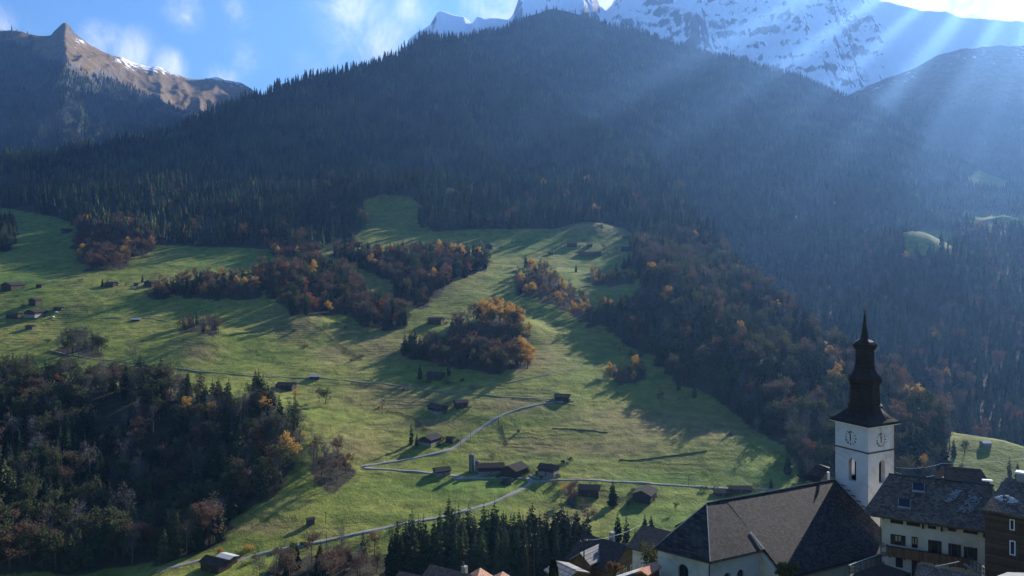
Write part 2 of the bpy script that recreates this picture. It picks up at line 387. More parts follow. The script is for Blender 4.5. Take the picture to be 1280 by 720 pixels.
# woods by outline (photograph pixels of the tree feet): name, outline, spacing, {species: weight}, height range, wording
HILL = [(-900,262),(0,259),(60,269),(100,281),(108,300),(160,300),(170,305),(330,311),(390,313),(440,302),(453,286),(456,272),(446,262),(456,250),(480,243),(512,246),(528,256),(524,270),(540,290),(600,286),(690,286),(735,275),(780,286),(800,298),(850,300),(2000,330),(2000,-400),(-900,-400)]
WOODS = [
 ('russet copse', [(95,288),(120,278),(165,283),(200,300),(185,316),(150,338),(108,338),(96,320)], 8.5, dict(russet=9,golden=.5,spruce=.5), (15,22), 'in the round russet copse on the high meadow'),
 ('verge wood', [(-400,272),(-10,274),(14,278),(18,308),(0,312),(-400,330)], 8, dict(spruce=1), (17,22), 'in the small dark stand at the edge of the high meadow'),
 ('russet line', [(188,366),(232,354),(300,350),(336,345),(332,368),(300,376),(250,374),(196,374)], 8.5, dict(spruce=2.5,russet=4.5,red=.2,olive=1.6,golden=.5,grey=.5), (12,20), 'in the russet line of trees across the high pasture'),
 ('knoll wood', [(330,338),(395,328),(428,336),(455,362),(488,384),(512,396),(510,412),(480,416),(440,400),(400,396),(365,392),(335,370)], 8.5, dict(spruce=6,russet=3.6,red=.5,olive=2.4,golden=.25,grey=.8), (14,23), 'in the mixed wood above the brown knoll'),
 ('pasture wood', [(402,320),(440,315),(520,317),(570,319),(607,321),(614,336),(570,347),(545,373),(525,388),(505,378),(484,352),(440,332)], 8.5, dict(spruce=9,russet=2.6,red=.3,olive=1.8,golden=.25,grey=.5), (15,24), 'in the dark wood under the upper pasture'),
 ('upper belt edge', [(335,312),(390,314),(400,322),(345,328)], 8, dict(russet=4,golden=1,spruce=1), (13,18), 'below the dark forest edge on the upper meadow'),
 ('golden knoll', [(562,428),(575,408),(600,396),(625,388),(648,402),(660,436),(660,462),(620,468),(575,464),(530,452),(500,442),(502,432),(540,434)], 8,
   dict(russet=3.4,spruce=3.6,golden=2.0,olive=1.6,grey=.8), (13,22), 'in the steep knoll copse with golden crowns'),
 ('meadow strip', [(640,350),(665,334),(690,340),(712,360),(740,388),(778,384),(782,398),(740,410),(705,392),(680,378),(650,370)], 9, dict(golden=3,russet=3,olive=2,spruce=1.2,grey=1), (10,17), 'in the ragged strip of trees under the high barns'),
 ('barn hedge', [(735,346),(780,342),(792,350),(785,358),(738,356)], 7, dict(golden=3,olive=2,russet=2), (7,11), 'in the hedge line under the long barn'),
 ('spur forest', [(795,300),(850,296),(880,290),(930,338),(1000,402),(1060,442),(1120,486),(1178,534),(1184,600),(1120,606),(1000,596),(990,560),(960,552),(935,535),(905,505),(870,488),(835,468),(806,440),(775,424),(742,402),(775,392),(800,365),(790,330)], 8.5,
   dict(spruce=10,russet=1.1,olive=2.4,golden=.14,grey=1.2), (15,26), 'in the blue shaded forest on the spur beyond the church'),
 ('shade copse', [(755,470),(770,458),(806,452),(812,470),(790,482),(765,484)], 9, dict(olive=3,golden=1,grey=1), (9,14), 'in the copse on the shaded meadow'),
 ('valley wood', [(-900,470),(0,475),(45,470),(90,480),(150,484),(190,480),(250,497),(290,503),(330,500),(362,520),(376,548),(366,580),(332,628),(290,655),(262,684),(200,704),(100,716),(-900,760)], 8,
   dict(spruce=8,russet=1.4,red=.25,grey=2.4,olive=3.6,golden=.10), (15,26), 'in the deep shaded wood down the slope'),
 ('wood tongue', [(388,574),(414,566),(436,580),(434,604),(415,618),(396,606)], 7.5, dict(russet=3,grey=3,olive=1), (11,17), 'in the tongue of bare trees beside the wood'),
 ('bottom spruces', [(480,712),(500,698),(530,688),(560,684),(600,690),(650,690),(700,690),(738,700),(738,716),(700,726),(600,728),(480,728)], 5.4, dict(spruce=1), (19,29), 'in the dense dark row of spruces behind the tiled roofs'),
 ('bottom thicket', [(330,716),(360,700),(420,688),(480,690),(485,712),(430,726),(330,738)], 8.5, dict(russet=3,grey=3,spruce=1.2,olive=1), (9,17), 'in the bare thicket under the valley road'),
 ('house thicket', [(698,610),(712,604),(722,610),(722,634),(712,636)], 6.5, dict(russet=3,olive=2,golden=.8), (7,12), 'in the thicket beside the chalet under the road'),
 ('stone slope wood', [(62,440),(90,430),(125,432),(125,442),(80,446)], 8, dict(grey=5,olive=1.5,spruce=.8), (16,22), 'in the pale leafless group above the valley wood'),
 ('twin knoll', [(218,412),(228,404),(258,404),(272,412),(262,420),(222,420)], 7.5, dict(grey=3,spruce=1.2,russet=1), (12,18), 'in the little grove on the bright pasture'),
]
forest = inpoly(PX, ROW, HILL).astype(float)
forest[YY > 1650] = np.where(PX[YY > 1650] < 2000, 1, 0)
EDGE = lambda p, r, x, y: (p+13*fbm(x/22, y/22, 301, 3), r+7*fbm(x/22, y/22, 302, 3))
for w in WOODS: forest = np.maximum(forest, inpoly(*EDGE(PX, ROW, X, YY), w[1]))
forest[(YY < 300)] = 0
brown = np.zeros_like(forest)
def blob(arr, px, py, rx, ry, a=1.0):
    np.maximum(arr, a*np.exp(-(((PX-px)/rx)**2+((ROW-py)/ry)**2)*1.2), out=arr)
for b in [(372,408,34,24),(420,440,30,14),(430,415,25,10),(485,485,60,6),(745,283,40,12),(640,505,60,14),(800,520,110,12),(760,560,90,14),(540,530,60,10),(330,660,60,10),(700,650,40,16),(250,440,30,16),(880,540,60,10),(530,350,50,25),(470,435,40,20),(820,535,120,22),(690,560,60,14),(500,500,90,14),(440,560,50,20),(650,450,60,20)]:
    blob(brown, *b)
lush = np.zeros_like(forest)
for b in [(840,600,90,14),(950,590,60,20),(520,497,60,10),(620,495,60,6),(830,650,80,25),(560,610,120,14),(700,575,40,6),(20,350,60,20),(60,300,70,20),(280,330,60,12),(770,330,60,8),(660,305,60,10)]:
    blob(lush, *b)

def ground_material():
    m, nt, n, l, p = mat('meadow_and_forest_floor'); v = objpos(n)
    big = noise(n, l, .012, 6, .6, v, .5); mid = noise(n, l, .09, 6, .65, v, .3); fine = noise(n, l, .8, 5, .7, v)
    a = lambda k: (lambda t: (setattr(t, 'attribute_name', k), t)[1])(n.new('ShaderNodeAttribute')).outputs['Fac']
    g1 = ramp(n, l, big.outputs[0], [(.3, (.090,.130,.022)), (.5, (.145,.165,.034)), (.7, (.190,.175,.052))])
    g2 = ramp(n, l, mid.outputs[0], [(.3, (.52,.56,.52)), (.7, (1.45,1.38,1.25))])
    g3 = ramp(n, l, fine.outputs[0], [(.3, (.6,.64,.6)), (.7, (1.42,1.36,1.28))])
    c = mixc(n, l, a('lush'), g1.outputs[0], (.100,.152,.028))
    bm = n.new('ShaderNodeMath'); bm.operation = 'MULTIPLY'
    br = ramp(n, l, mid.outputs[0], [(.28, (.25,.25,.25)), (.55, (1,1,1))]); l.new(a('brown'), bm.inputs[0]); l.new(br.outputs[0], bm.inputs[1])
    c = mixc(n, l, bm.outputs[0], c, (.165,.13,.058))
    c = mixc(n, l, 1, c, g2.outputs[0], 'MULTIPLY'); c = mixc(n, l, 1, c, g3.outputs[0], 'MULTIPLY')
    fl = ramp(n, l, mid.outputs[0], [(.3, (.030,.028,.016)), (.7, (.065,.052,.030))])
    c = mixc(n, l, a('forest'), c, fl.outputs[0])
    l.new(c, p.inputs['Base Color']); p.inputs['Roughness'].default_value = .95; p.inputs['Specular IOR Level'].default_value = .1
    # cattle terraces: low steps along the contour, and tussocks
    sx = n.new('ShaderNodeSeparateXYZ'); l.new(v, sx.inputs[0])
    w = n.new('ShaderNodeMath'); w.operation = 'MULTIPLY_ADD'; w.inputs[1].default_value = 3.2; l.new(sx.outputs[2], w.inputs[0])
    nn = noise(n, l, .06, 4, .6, v); nm = n.new('ShaderNodeMath'); nm.operation = 'MULTIPLY'; nm.inputs[1].default_value = 14; l.new(nn.outputs[0], nm.inputs[0]); l.new(nm.outputs[0], w.inputs[2])
    sn = n.new('ShaderNodeMath'); sn.operation = 'SINE'; l.new(w.outputs[0], sn.inputs[0])
    pt = ramp(n, l, big.outputs[0], [(.42, (0,0,0)), (.6, (1,1,1))]); ml = n.new('ShaderNodeMath'); ml.operation = 'MULTIPLY'; l.new(sn.outputs[0], ml.inputs[0]); l.new(pt.outputs[0], ml.inputs[1])
    h = n.new('ShaderNodeMath'); h.operation = 'MULTIPLY_ADD'; h.inputs[1].default_value = .15; l.new(ml.outputs[0], h.inputs[0])
    h2 = n.new('ShaderNodeMath'); h2.operation = 'MULTIPLY'; h2.inputs[1].default_value = 1.8; l.new(mid.outputs[0], h2.inputs[0]); l.new(h2.outputs[0], h.inputs[2])
    h3 = n.new('ShaderNodeMath'); h3.operation = 'MULTIPLY_ADD'; h3.inputs[1].default_value = .45; l.new(fine.outputs[0], h3.inputs[0]); l.new(h.outputs[0], h3.inputs[2])
    bump(n, l, p, h3.outputs[0], 1.0, 1.0)
    return m
GM = ground_material()
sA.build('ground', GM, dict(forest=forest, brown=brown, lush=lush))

# ------------------------------------------------------------------ the big wooded hill behind, with its long flank down to the side valley
farB = rowz([(640,640),(600,740),(560,830),(500,960),(450,1110),(400,1320),(350,1620),(300,1920),(270,2120),(235,2380)])
RB = tab([(300,140),(500,75),(560,55),(590,46),(640,33),(660,21),(690,11),(720,17),(760,29),(800,37),(850,58),(900,71),(950,84),(1000,96),(1050,117),(1090,131),(1120,150),(1160,180),(1200,204),(1240,219),(1280,233),(1400,258),(1700,290),(2200,330)])
YRB = tab([(300,3900),(600,3900),(690,4000),(900,3900),(1000,3700),(1100,3500),(1200,3200),(1280,3000),(1400,2900),(2200,2800)])
pxB = np.arange(300, 2001, 4.0); YgB = np.unique(np.concatenate([np.linspace(640,2400,300), np.linspace(2400,4500,190)]))
PB, YB = np.meshgrid(pxB, YgB); XB = (PB-CX)/F*YB
yb, zb = tab(farB)
rB = np.interp(pxB, *RB); yrB = np.interp(pxB, *YRB); zrB = (HY-rB)/F*yrB
t = np.clip((YB-2380)/(yrB[None,:]-2380), 0, 1.6)
Zup = np.interp(2380, yb, zb) + (zrB[None,:]-np.interp(2380, yb, zb))*(t**1.08)
ZB = np.where(YB < 2380, np.interp(YB, yb, zb), Zup)
Zdn = zrB[None,:] - .6*(YB-yrB[None,:])
ZB = smin(ZB, Zdn, 40) + 10*np.exp(-((YB-yrB[None,:])/90)**2)
env = np.clip((YB-1250)/900, 0, 1)*np.clip((yrB[None,:]-YB)/500, .12, 1)
ZB = ZB + env*((ridged(XB/400+YB/2600, YB/1700-XB/2500, 31, 5)-.55)*200 + fbm(XB/160, YB/200, 33, 3)*14)
# the spur that crosses the side valley
for (x0, y0, x1, y1, w, h) in [(960,262,1130,372,90,55),(1290,285,1130,372,110,45),(1010,205,900,268,100,50),(1100,420,1280,330,120,40)]:
    def wp(px, py):
        q = Sheet(pxB, YgB, ZB).hit(px, py, 700); return q.x, q.y
    ax, ay = wp(x0, y0); bx, by = wp(x1, y1)
    dx, dy = bx-ax, by-ay; L2 = dx*dx+dy*dy
    tt = np.clip(((XB-ax)*dx+(YB-ay)*dy)/L2, 0, 1); d2 = (XB-ax-tt*dx)**2+(YB-ay-tt*dy)**2
    ZB = ZB + h*np.exp(-d2/w**2)
sB = Sheet(pxB, YgB, ZB)
ROWB = HY - F*ZB/YB
PASTURES = [[(1128,294),(1165,286),(1196,290),(1200,306),(1165,318),(1130,320)], [(1198,276),(1206,262),(1245,264),(1310,270),(1310,292),(1240,290)], [(1208,222),(1226,212),(1266,222),(1256,236),(1218,234)]]
fB = np.ones_like(ZB)
for q in PASTURES: fB[inpoly(PB, ROWB, q)] = 0
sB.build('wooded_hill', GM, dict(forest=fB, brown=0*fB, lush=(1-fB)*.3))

# ------------------------------------------------------------------ far ranges
def range_material(name, kind):
    m, nt, n, l, p = mat(name); v = objpos(n); g = n.new('ShaderNodeNewGeometry')
    sn = n.new('ShaderNodeSeparateXYZ'); l.new(g.outputs['Normal'], sn.inputs[0])
    sp = n.new('ShaderNodeSeparateXYZ'); l.new(v, sp.inputs[0])
    n1 = noise(n, l, .004, 9, .68, v, .4); n2 = noise(n, l, .014 if kind == 'snow' else .03, 8, .65, v); n3 = noise(n, l, .0013, 5, .6, v)
    p.inputs['Roughness'].default_value = .9; p.inputs['Specular IOR Level'].default_value = .15
    if kind == 'snow':
        rock = ramp(n, l, n2.outputs[0], [(.3, (.085,.082,.085)), (.55, (.15,.142,.138)), (.75, (.22,.205,.19))])
        # snow lies where the rock is not too steep; ledges follow the strata
        st = n.new('ShaderNodeMath'); st.operation = 'MULTIPLY_ADD'; st.inputs[1].default_value = .045; l.new(sp.outputs[2], st.inputs[0])
        nm = n.new('ShaderNodeMath'); nm.operation = 'MULTIPLY'; nm.inputs[1].default_value = 16; l.new(n1.outputs[0], nm.inputs[0]); l.new(nm.outputs[0], st.inputs[2])
        sw = n.new('ShaderNodeMath'); sw.operation = 'SINE'; l.new(st.outputs[0], sw.inputs[0])
        a1 = n.new('ShaderNodeMath'); a1.operation = 'MULTIPLY_ADD'; a1.inputs[1].default_value = .05; l.new(sw.outputs[0], a1.inputs[0]); l.new(sn.outputs[2], a1.inputs[2])
        a2 = n.new('ShaderNodeMath'); a2.operation = 'MULTIPLY_ADD'; a2.inputs[1].default_value = .34; l.new(n2.outputs[0], a2.inputs[0]); l.new(a1.outputs[0], a2.inputs[2])
        a3 = n.new('ShaderNodeMath'); a3.operation = 'MULTIPLY_ADD'; a3.inputs[1].default_value = .22; l.new(n1.outputs[0], a3.inputs[0]); l.new(a2.outputs[0], a3.inputs[2])
        rr = ramp(n, l, a3.outputs[0], [(.985, (0,0,0)), (1.0, (1,1,1))])
        mr = n.new('ShaderNodeMapRange'); mr.inputs['From Min'].default_value = SNOW0; mr.inputs['From Max'].default_value = SNOW0+.09
        l.new(a3.outputs[0], mr.inputs['Value'])
        hz = n.new('ShaderNodeMapRange'); hz.inputs['From Min'].default_value = 950; hz.inputs['From Max'].default_value = 1500
        zz = n.new('ShaderNodeMath'); zz.operation = 'MULTIPLY_ADD'; zz.inputs[1].default_value = 700; l.new(n1.outputs[0], zz.inputs[0]); l.new(sp.outputs[2], zz.inputs[2]); l.new(zz.outputs[0], hz.inputs['Value'])
        fm = n.new('ShaderNodeMath'); fm.operation = 'MULTIPLY'; l.new(mr.outputs[0], fm.inputs[0]); l.new(hz.outputs[0], fm.inputs[1])
        c = mixc(n, l, fm.outputs[0], rock.outputs[0], (.90,.905,.92))
        bump(n, l, p, n2.outputs[0], .7, 14)
    elif kind == 'alp':        # forest-dark foot, brown autumn alp above, rock in the gullies, a little snow on the far crest
        alp = ramp(n, l, n2.outputs[0], [(.3, (.105,.068,.030)), (.5, (.16,.103,.042)), (.7, (.21,.138,.06))])
        rock = ramp(n, l, n2.outputs[0], [(.3, (.05,.048,.048)), (.7, (.13,.12,.115))])
        a2 = n.new('ShaderNodeMath'); a2.operation = 'MULTIPLY_ADD'; a2.inputs[1].default_value = .5; l.new(n1.outputs[0], a2.inputs[0]); l.new(sn.outputs[2], a2.inputs[2])
        rr = n.new('ShaderNodeMapRange'); rr.inputs['From Min'].default_value = .74; rr.inputs['From Max'].default_value = .95; l.new(a2.outputs[0], rr.inputs['Value'])
        c = mixc(n, l, rr.outputs[0], rock.outputs[0], alp.outputs[0])
        at = n.new('ShaderNodeAttribute'); at.attribute_name = 'forest'
        fl = ramp(n, l, n2.outputs[0], [(.3, (.016,.022,.014)), (.7, (.034,.036,.022))])
        c = mixc(n, l, at.outputs['Fac'], c, fl.outputs[0])
        as_ = n.new('ShaderNodeAttribute'); as_.attribute_name = 'snow'
        sm = n.new('ShaderNodeMath'); sm.operation = 'MULTIPLY_ADD'; sm.inputs[1].default_value = 2.2; l.new(n2.outputs[0], sm.inputs[0]); sm.inputs[2].default_value = -1.05
        s2 = n.new('ShaderNodeMath'); s2.operation = 'ADD'; l.new(as_.outputs['Fac'], s2.inputs[0]); l.new(sm.outputs[0], s2.inputs[1])
        s3 = n.new('ShaderNodeMapRange'); s3.inputs['From Min'].default_value = .5; s3.inputs['From Max'].default_value = .75; l.new(s2.outputs[0], s3.inputs['Value'])
        c = mixc(n, l, s3.outputs[0], c, (.78,.79,.82))
        bump(n, l, p, n2.outputs[0], .6, 10)
    l.new(c, p.inputs['Base Color'])
    return m
SNOW0 = .665

def crest_sheet(px, Y, base_t, RT, YRT, shape=1.0, back=.7, jag=0, seed=1, crest=30):
    P, YY_ = np.meshgrid(px, Y); X_ = (P-CX)/F*YY_
    r = np.interp(px, *RT)
    if jag: r = r + jag*(fbm(px/14, px*0, seed, 4)*.6 + fbm(px/45, px*0, seed+9, 3))
    yr = np.interp(px, *YRT); zr_ = (HY-r)/F*yr
    b = np.interp(px, *base_t); y0 = Y[0]; z0 = (HY-b)/F*y0
    t_ = np.clip((YY_-y0)/(yr[None,:]-y0), 0, 3)
    Z_ = z0[None,:] + (zr_-z0)[None,:]*t_**shape
    Z_ = smin(Z_, zr_[None,:]-back*(YY_-yr[None,:]), crest) + crest*.25*np.exp(-((YY_-yr[None,:])/(crest*2.5))**2)
    return P, YY_, X_, Z_, t_
# left mountain
px = np.arange(-500, 521, 2.0); Y = np.linspace(3000, 6200, 330)
P, Y2, X2, Z2, t2 = crest_sheet(px, Y, tab([(-500,260),(520,260)]), tab([(-500,60),(-60,28),(0,36),(25,35),(40,39),(52,41),(63,41),(70,36),(79,26),(83,26),(94,38),(112,52),(140,69),(165,78),(185,82),(200,84),(215,92),(240,99),(255,98),(268,97),(285,101),(302,105),(340,130),(520,230)]),
        tab([(-500,4600),(0,4600),(80,4700),(200,5200),(260,5500),(300,5600),(520,5600)]), .95, .8, 1.2, 41, 5)
e = np.clip(1-np.abs(t2-.5)*1.7, .05, 1)
Z2 = Z2 + e*((ridged(X2/620+Y2/1900, Y2/1600-X2/1800, 42, 7, .56)-.5)*330 + fbm(X2/130, Y2/170, 45, 5, .6)*40)
sL = Sheet(px, Y, Z2); ROWL = HY-F*Z2/Y2
tl = np.interp(P, [-500,0,40,70,110,150,200,250,300,520],[42,50,58,80,94,104,124,150,172,220]) + 18*fbm(X2/260, Y2/260, 47, 4)
fL = np.clip((ROWL-tl)/14+.5, 0, 1)*np.clip(1.25+1.0*fbm(X2/300, Y2/240, 48, 3), 0, 1)
snL = np.clip((P-130)/30, 0, 1)*np.clip((100-ROWL+(P-200)*.15)/22, 0, 1)*1.0
snL = np.maximum(snL, .5*np.exp(-((P-100)/16)**2-((ROWL-50)/9)**2))
sL.build('alp_mountain', range_material('alp_and_rock', 'alp'), dict(forest=fL, snow=snL))
# snow mountain
px = np.unique(np.concatenate([np.arange(380, 1300, 1.5), np.arange(1300, 2001, 6)])); Y = np.linspace(5000, 8200, 420)
RE = tab([(380,240),(470,140),(503,66),(512,47),(520,41),(530,36),(538,30),(546,15),(552,12),(560,14),(572,18),(580,18),(590,26),(597,20),(606,24),(618,22),(636,24),(642,16),(648,0),(654,-14),(675,-30),(700,-48),(725,-40),(742,-14),(750,6),(757,13),(764,5),(772,-8),(790,-34),
          (830,-58),(880,-74),(940,-70),(1000,-58),(1050,-36),(1085,-12),(1102,0),(1115,5),(1135,9),(1160,13),(1182,15),(1200,21),(1220,24),(1245,25),(1280,28),(1340,34),(1500,20),(2000,60)])
P, Y3, X3, Z3, t3 = crest_sheet(px, Y, tab([(380,230),(2000,230)]), RE, tab([(380,7200),(2000,7200)]), 1.15, 1.1, 3.6, 51, 7)
e = np.clip(t3*3, 0, 1)*np.clip((1.02-t3)*3.2, .06, 1)
Z3 = Z3 + e*(np.interp(P, [1070,1130], [1,.3])*((ridged(X3/600, Y3/1500, 52, 6, .5)-.5)*560 + (ridged(X3/150, Y3/500, 58, 4, .5)-.5)*60 + fbm(X3/150, Y3/110, 55, 4, .5)*30))
step = 120.0; zz = Z3 + 70*fbm(X3/500, Y3/500, 57, 3); fr = zz/step-np.floor(zz/step)
Z3 = Z3 + np.clip(t3*2,0,1)*step*.42*np.clip(.6+1.5*fbm(X3/420, Y3/420, 59, 2), 0, 1.3)*(fr*fr*(3-2*fr)-fr)*np.clip((1.0-t3)*8, .1, 1)
Sheet(px, Y, Z3).build('snow_mountain', range_material('snow_and_rock', 'snow'))
# the dark flank at the right, in front of the snow
px = np.arange(1000, 2101, 4.0); Y = np.linspace(3300, 5600, 170)
P, Y4, X4, Z4, t4 = crest_sheet(px, Y, tab([(1000,300),(2100,300)]), tab([(1000,170),(1060,118),(1080,106),(1110,96),(1145,82),(1170,66),(1200,60),(1222,62),(1250,56),(1280,56),(1340,48),(1500,30),(2100,20)]), tab([(1000,5000),(2100,4700)]), 1.0, .8, 1.5, 61, 25)
e = np.clip(1-np.abs(t4-.5)*1.7, .05, 1)
Z4 = Z4 + e*((ridged(X4/600-Y4/1500, Y4/1500+X4/2000, 62, 6)-.5)*260 + fbm(X4/120, Y4/150, 65, 4)*20)
sR = Sheet(px, Y, Z4); ROWR = HY-F*Z4/Y4
fR = np.clip((ROWR-125-25*fbm(X4/300, Y4/300, 67, 3))/30+.5, 0, 1)*.9
snR = .55*np.exp(-((ROWR-np.interp(P,[1080,1140,1200,1280,1500],[112,96,72,66,50]))/14)**2)*np.clip(.6+fbm(X4/200,Y4/200,68,3)*1.2,0,1)
sR.build('dark_flank', range_material('flank_scree', 'alp'), dict(forest=fR, snow=snR))
# ------------------------------------------------------------------ trees: crowns of needle sprays and leaf clumps on tapered trunks with limbs
def spruce_parts(seed, levels=17, per=9, h=24.0, rmax=3.5, low=.07):
    rd = random.Random(seed); c = MB(); t = MB()
    for i in range(levels):
        f = i/(levels-1); z = h*(low+(.985-low)*f); r = rmax*(1-f)**.66*(.75+.5*rd.random())+.18
        if f < .12: r *= .8
        n = max(4, int(per*(1-f*.45))); a0 = rd.random()*6.28
        for j in range(n):
            if rd.random() < .08: continue
            a = a0+6.283*j/n+rd.uniform(-.25,.25); rr = r*rd.uniform(.7,1.2); dr = rr*rd.uniform(.25,.55); w = max(.22, rr*rd.uniform(.24,.4))
            ca, sa = math.cos(a), math.sin(a); z0 = z+rd.uniform(-.3,.3)
            p0 = (ca*.1, sa*.1, z0+.35); tip = (ca*rr, sa*rr, z0-dr+.25*rr*rd.random())
            m = (ca*rr*.6, sa*rr*.6, z0-dr*.45)
            l_ = (m[0]-sa*w, m[1]+ca*w, m[2]-w*.75); r_ = (m[0]+sa*w, m[1]-ca*w, m[2]-w*.75)
            c.add([p0, l_, tip, r_, m], [(0,1,4),(1,2,4),(2,3,4),(3,0,4)])
            if rr > .9:       # hanging spray under the bough
                c.add([(ca*rr*.35, sa*rr*.35, z0-.1), tip, (m[0], m[1], m[2]-w*1.6)], [(0,1,2)])
    c.tube([(0,0,h*.9),(rd.uniform(-.05,.05),0,h)], [.10,.02], 4)
    t.tube([(0,0,-1.2),(0,0,h*.1),(0,0,h*.5),(0,0,h*.96)], [.36,.28,.17,.04], 6)
    return c, t
def far_spruce(seed, h=24.0, rmax=3.6):
    rd = random.Random(seed); c = MB(); k = 6
    for i in range(5):
        f = i/5; z0 = h*(.05+.90*f); z1 = min(h, z0+h*(.34-.02*i)); r = rmax*(1-f)**.7*rd.uniform(.85,1.15); a0 = rd.random()*6
        ring = [(math.cos(a0+6.283*j/k)*r*rd.uniform(.6,1.25), math.sin(a0+6.283*j/k)*r*rd.uniform(.6,1.25), z0+rd.uniform(-.6,.6)) for j in range(k)]
        for j in range(k): c.add([ring[j], ring[(j+1)%k], (rd.uniform(-.15,.15), 0, z1)], [(0,1,2)])
    return c
def limb_tree(rd, t, h, spread, nl, r0=.32, trunk=.62):
    """trunk and limbs; returns the outer ends"""
    lean = (rd.uniform(-.05,.05)*h, rd.uniform(-.05,.05)*h); ends = []
    t.tube([(0,0,-1.0),(lean[0]*.1,lean[1]*.1,h*.12),(lean[0]*.5,lean[1]*.5,h*.45),(lean[0],lean[1],h*trunk*1.35)], [r0*1.25,r0,r0*.65,r0*.12], 6)
    for i in range(nl):
        f = rd.uniform(.22,trunk*1.15); a = i*2.4+rd.uniform(-.5,.5); L = spread*rd.uniform(.65,1.1)*(1.1-.45*f)
        b = Vector((lean[0]*f, lean[1]*f, h*f)); e = b+Vector((math.cos(a)*L, math.sin(a)*L, h*rd.uniform(.16,.34)))
        md = (b+e)/2+Vector((0,0,-h*.03)); rr = r0*(1-f)*.55+.03
        t.tube([b, md, e], [rr, rr*.6, rr*.15], 4); ends += [e, (md+e)/2]
        for q in range(2):
            s_ = b.lerp(e, rd.uniform(.35,.8)); e2 = s_+Vector((rd.uniform(-1,1)*L*.5, rd.uniform(-1,1)*L*.5, h*rd.uniform(.06,.2)))
            t.tube([s_, e2], [rr*.4, rr*.08], 3); ends.append(e2)
    ends.append(Vector((lean[0], lean[1], h*.92)))
    return ends
def leaf(c, p, s, rd, elong=1.0):
    n = Vector((rd.gauss(0,1), rd.gauss(0,1), rd.gauss(0,1)+.4)).normalized(); u = n.orthogonal().normalized(); w = n.cross(u)
    a = rd.random()*6.28; u, w = u*math.cos(a)+w*math.sin(a), w*math.cos(a)-u*math.sin(a)
    s1 = s*rd.uniform(.6,1.25)*elong; s2 = s*rd.uniform(.4,.8)
    c.add([p-u*s1, p-w*s2+n*s*.2, p+u*s1*.9, p+w*s2+n*s*.15], [(0,1,2,3)])
def broad_parts(seed, h=17.0, spread=4.2, leaves=900, size=.42, nl=9, fill=1.0):
    rd = random.Random(seed); c = MB(); t = MB(); ends = limb_tree(rd, t, h, spread, nl)
    cl = [(e, rd.uniform(.9,1.9)*spread/4.2) for e in ends]
    tot = sum(r*r for _, r in cl)
    for e, r in cl:
        for _ in range(int(leaves*r*r/tot)):
            d = Vector((rd.gauss(0,1), rd.gauss(0,1), rd.gauss(0,.8))); d = d.normalized()*r*(rd.random()**.45)
            p = e+d
            if p.z < h*.14: continue
            leaf(c, p, size, rd)
    return c, t
def bare_parts(seed, h=18.0, spread=3.6, twigs=420):
    rd = random.Random(seed); c = MB(); t = MB(); ends = limb_tree(rd, t, h, spread, 12, .28, .7)
    for i in range(twigs):
        e = rd.choice(ends); d = Vector((rd.gauss(0,1), rd.gauss(0,1), abs(rd.gauss(.7,.6)))).normalized(); L = rd.uniform(.8,2.2)
        s_ = e+Vector((rd.gauss(0,.7), rd.gauss(0,.7), rd.gauss(-.3,.8))); w = d.orthogonal().normalized()*rd.uniform(.03,.10)
        c.add([s_-w, s_+w, s_+d*L+w*.2, s_+d*L-w*.2], [(0,1,2,3)])
        if i % 3 == 0: leaf(c, s_+d*L*.8, .16, rd)
    return c, t
def bush_parts(seed, h=3.5, r=2.2, leaves=420, size=.28):
    rd = random.Random(seed); c = MB(); t = MB(); cs = []
    for i in range(9):
        a = rd.random()*6.28; q = r*math.sqrt(rd.random())*.75; p = Vector((math.cos(a)*q, math.sin(a)*q, h*rd.uniform(.25,.75))); cs.append((p, rd.uniform(.35,.6)*r))
        t.tube([(math.cos(a)*.15, math.sin(a)*.15, -.3), p], [.07,.02], 4)
    for p, q in cs:
        for _ in range(leaves//9):
            d = Vector((rd.gauss(0,1), rd.gauss(0,1), rd.gauss(0,.9))).normalized()*q*rd.random()**.4
            if (p+d).z > .05: leaf(c, p+d, size, rd)
    return c, t
PALE = {'grey'}
TREE = {}     # species -> list of (height, crown mesh, trunk mesh)
def reg(sp, h, parts, leafm, bark='bark'):
    c, t = parts
    TREE.setdefault(sp, []).append((h, c.mesh(sp+'_crown', M[leafm]), t.mesh(sp+'_trunk', M[bark], True)))
for i in range(4): reg('spruce', 24., spruce_parts(10+i, 17+i, 9+i%2, 24., 3.6+.4*i, .04+.05*(i%2)), 'spruce')
for i in range(3): reg('russet', 17., broad_parts(20+i, 17., 4.0+.4*i, 760, .40), 'russet')
for i in range(2): reg('red', 17., broad_parts(30+i, 17., 3.6, 800, .40), 'red')
for i in range(3): reg('golden', 15., broad_parts(40+i, 15., 3.9, 950, .42), 'golden')
for i in range(3): reg('olive', 16., broad_parts(50+i, 16., 4.1, 850, .42), 'olive')
for i in range(3): reg('grey', 18., bare_parts(60+i, 18., 3.4+.4*i), 'grey', 'palebark')
FAR = {'spruce': (24., [far_spruce(70+i, 24., 3.2+.4*i).mesh('far_spruce', M['spruce']) for i in range(3)]),
       'larch': (24., [far_spruce(80+i, 24., 3.4).mesh('far_larch', M['larch']) for i in range(2)])}
def merged(sp):
    out = []
    for h, cm, tm in TREE[sp]:
        b = MB()
        for me, k in ((cm,0),(tm,1)):
            b.mi = k; b.add([v.co for v in me.vertices], [tuple(p.vertices) for p in me.polygons])
        out.append(b.mesh(sp+'_whole', [cm.materials[0], tm.materials[0]]))
    return out
for sp in ('russet','red','golden','olive','grey'): FAR[sp] = (TREE[sp][0][0], merged(sp))

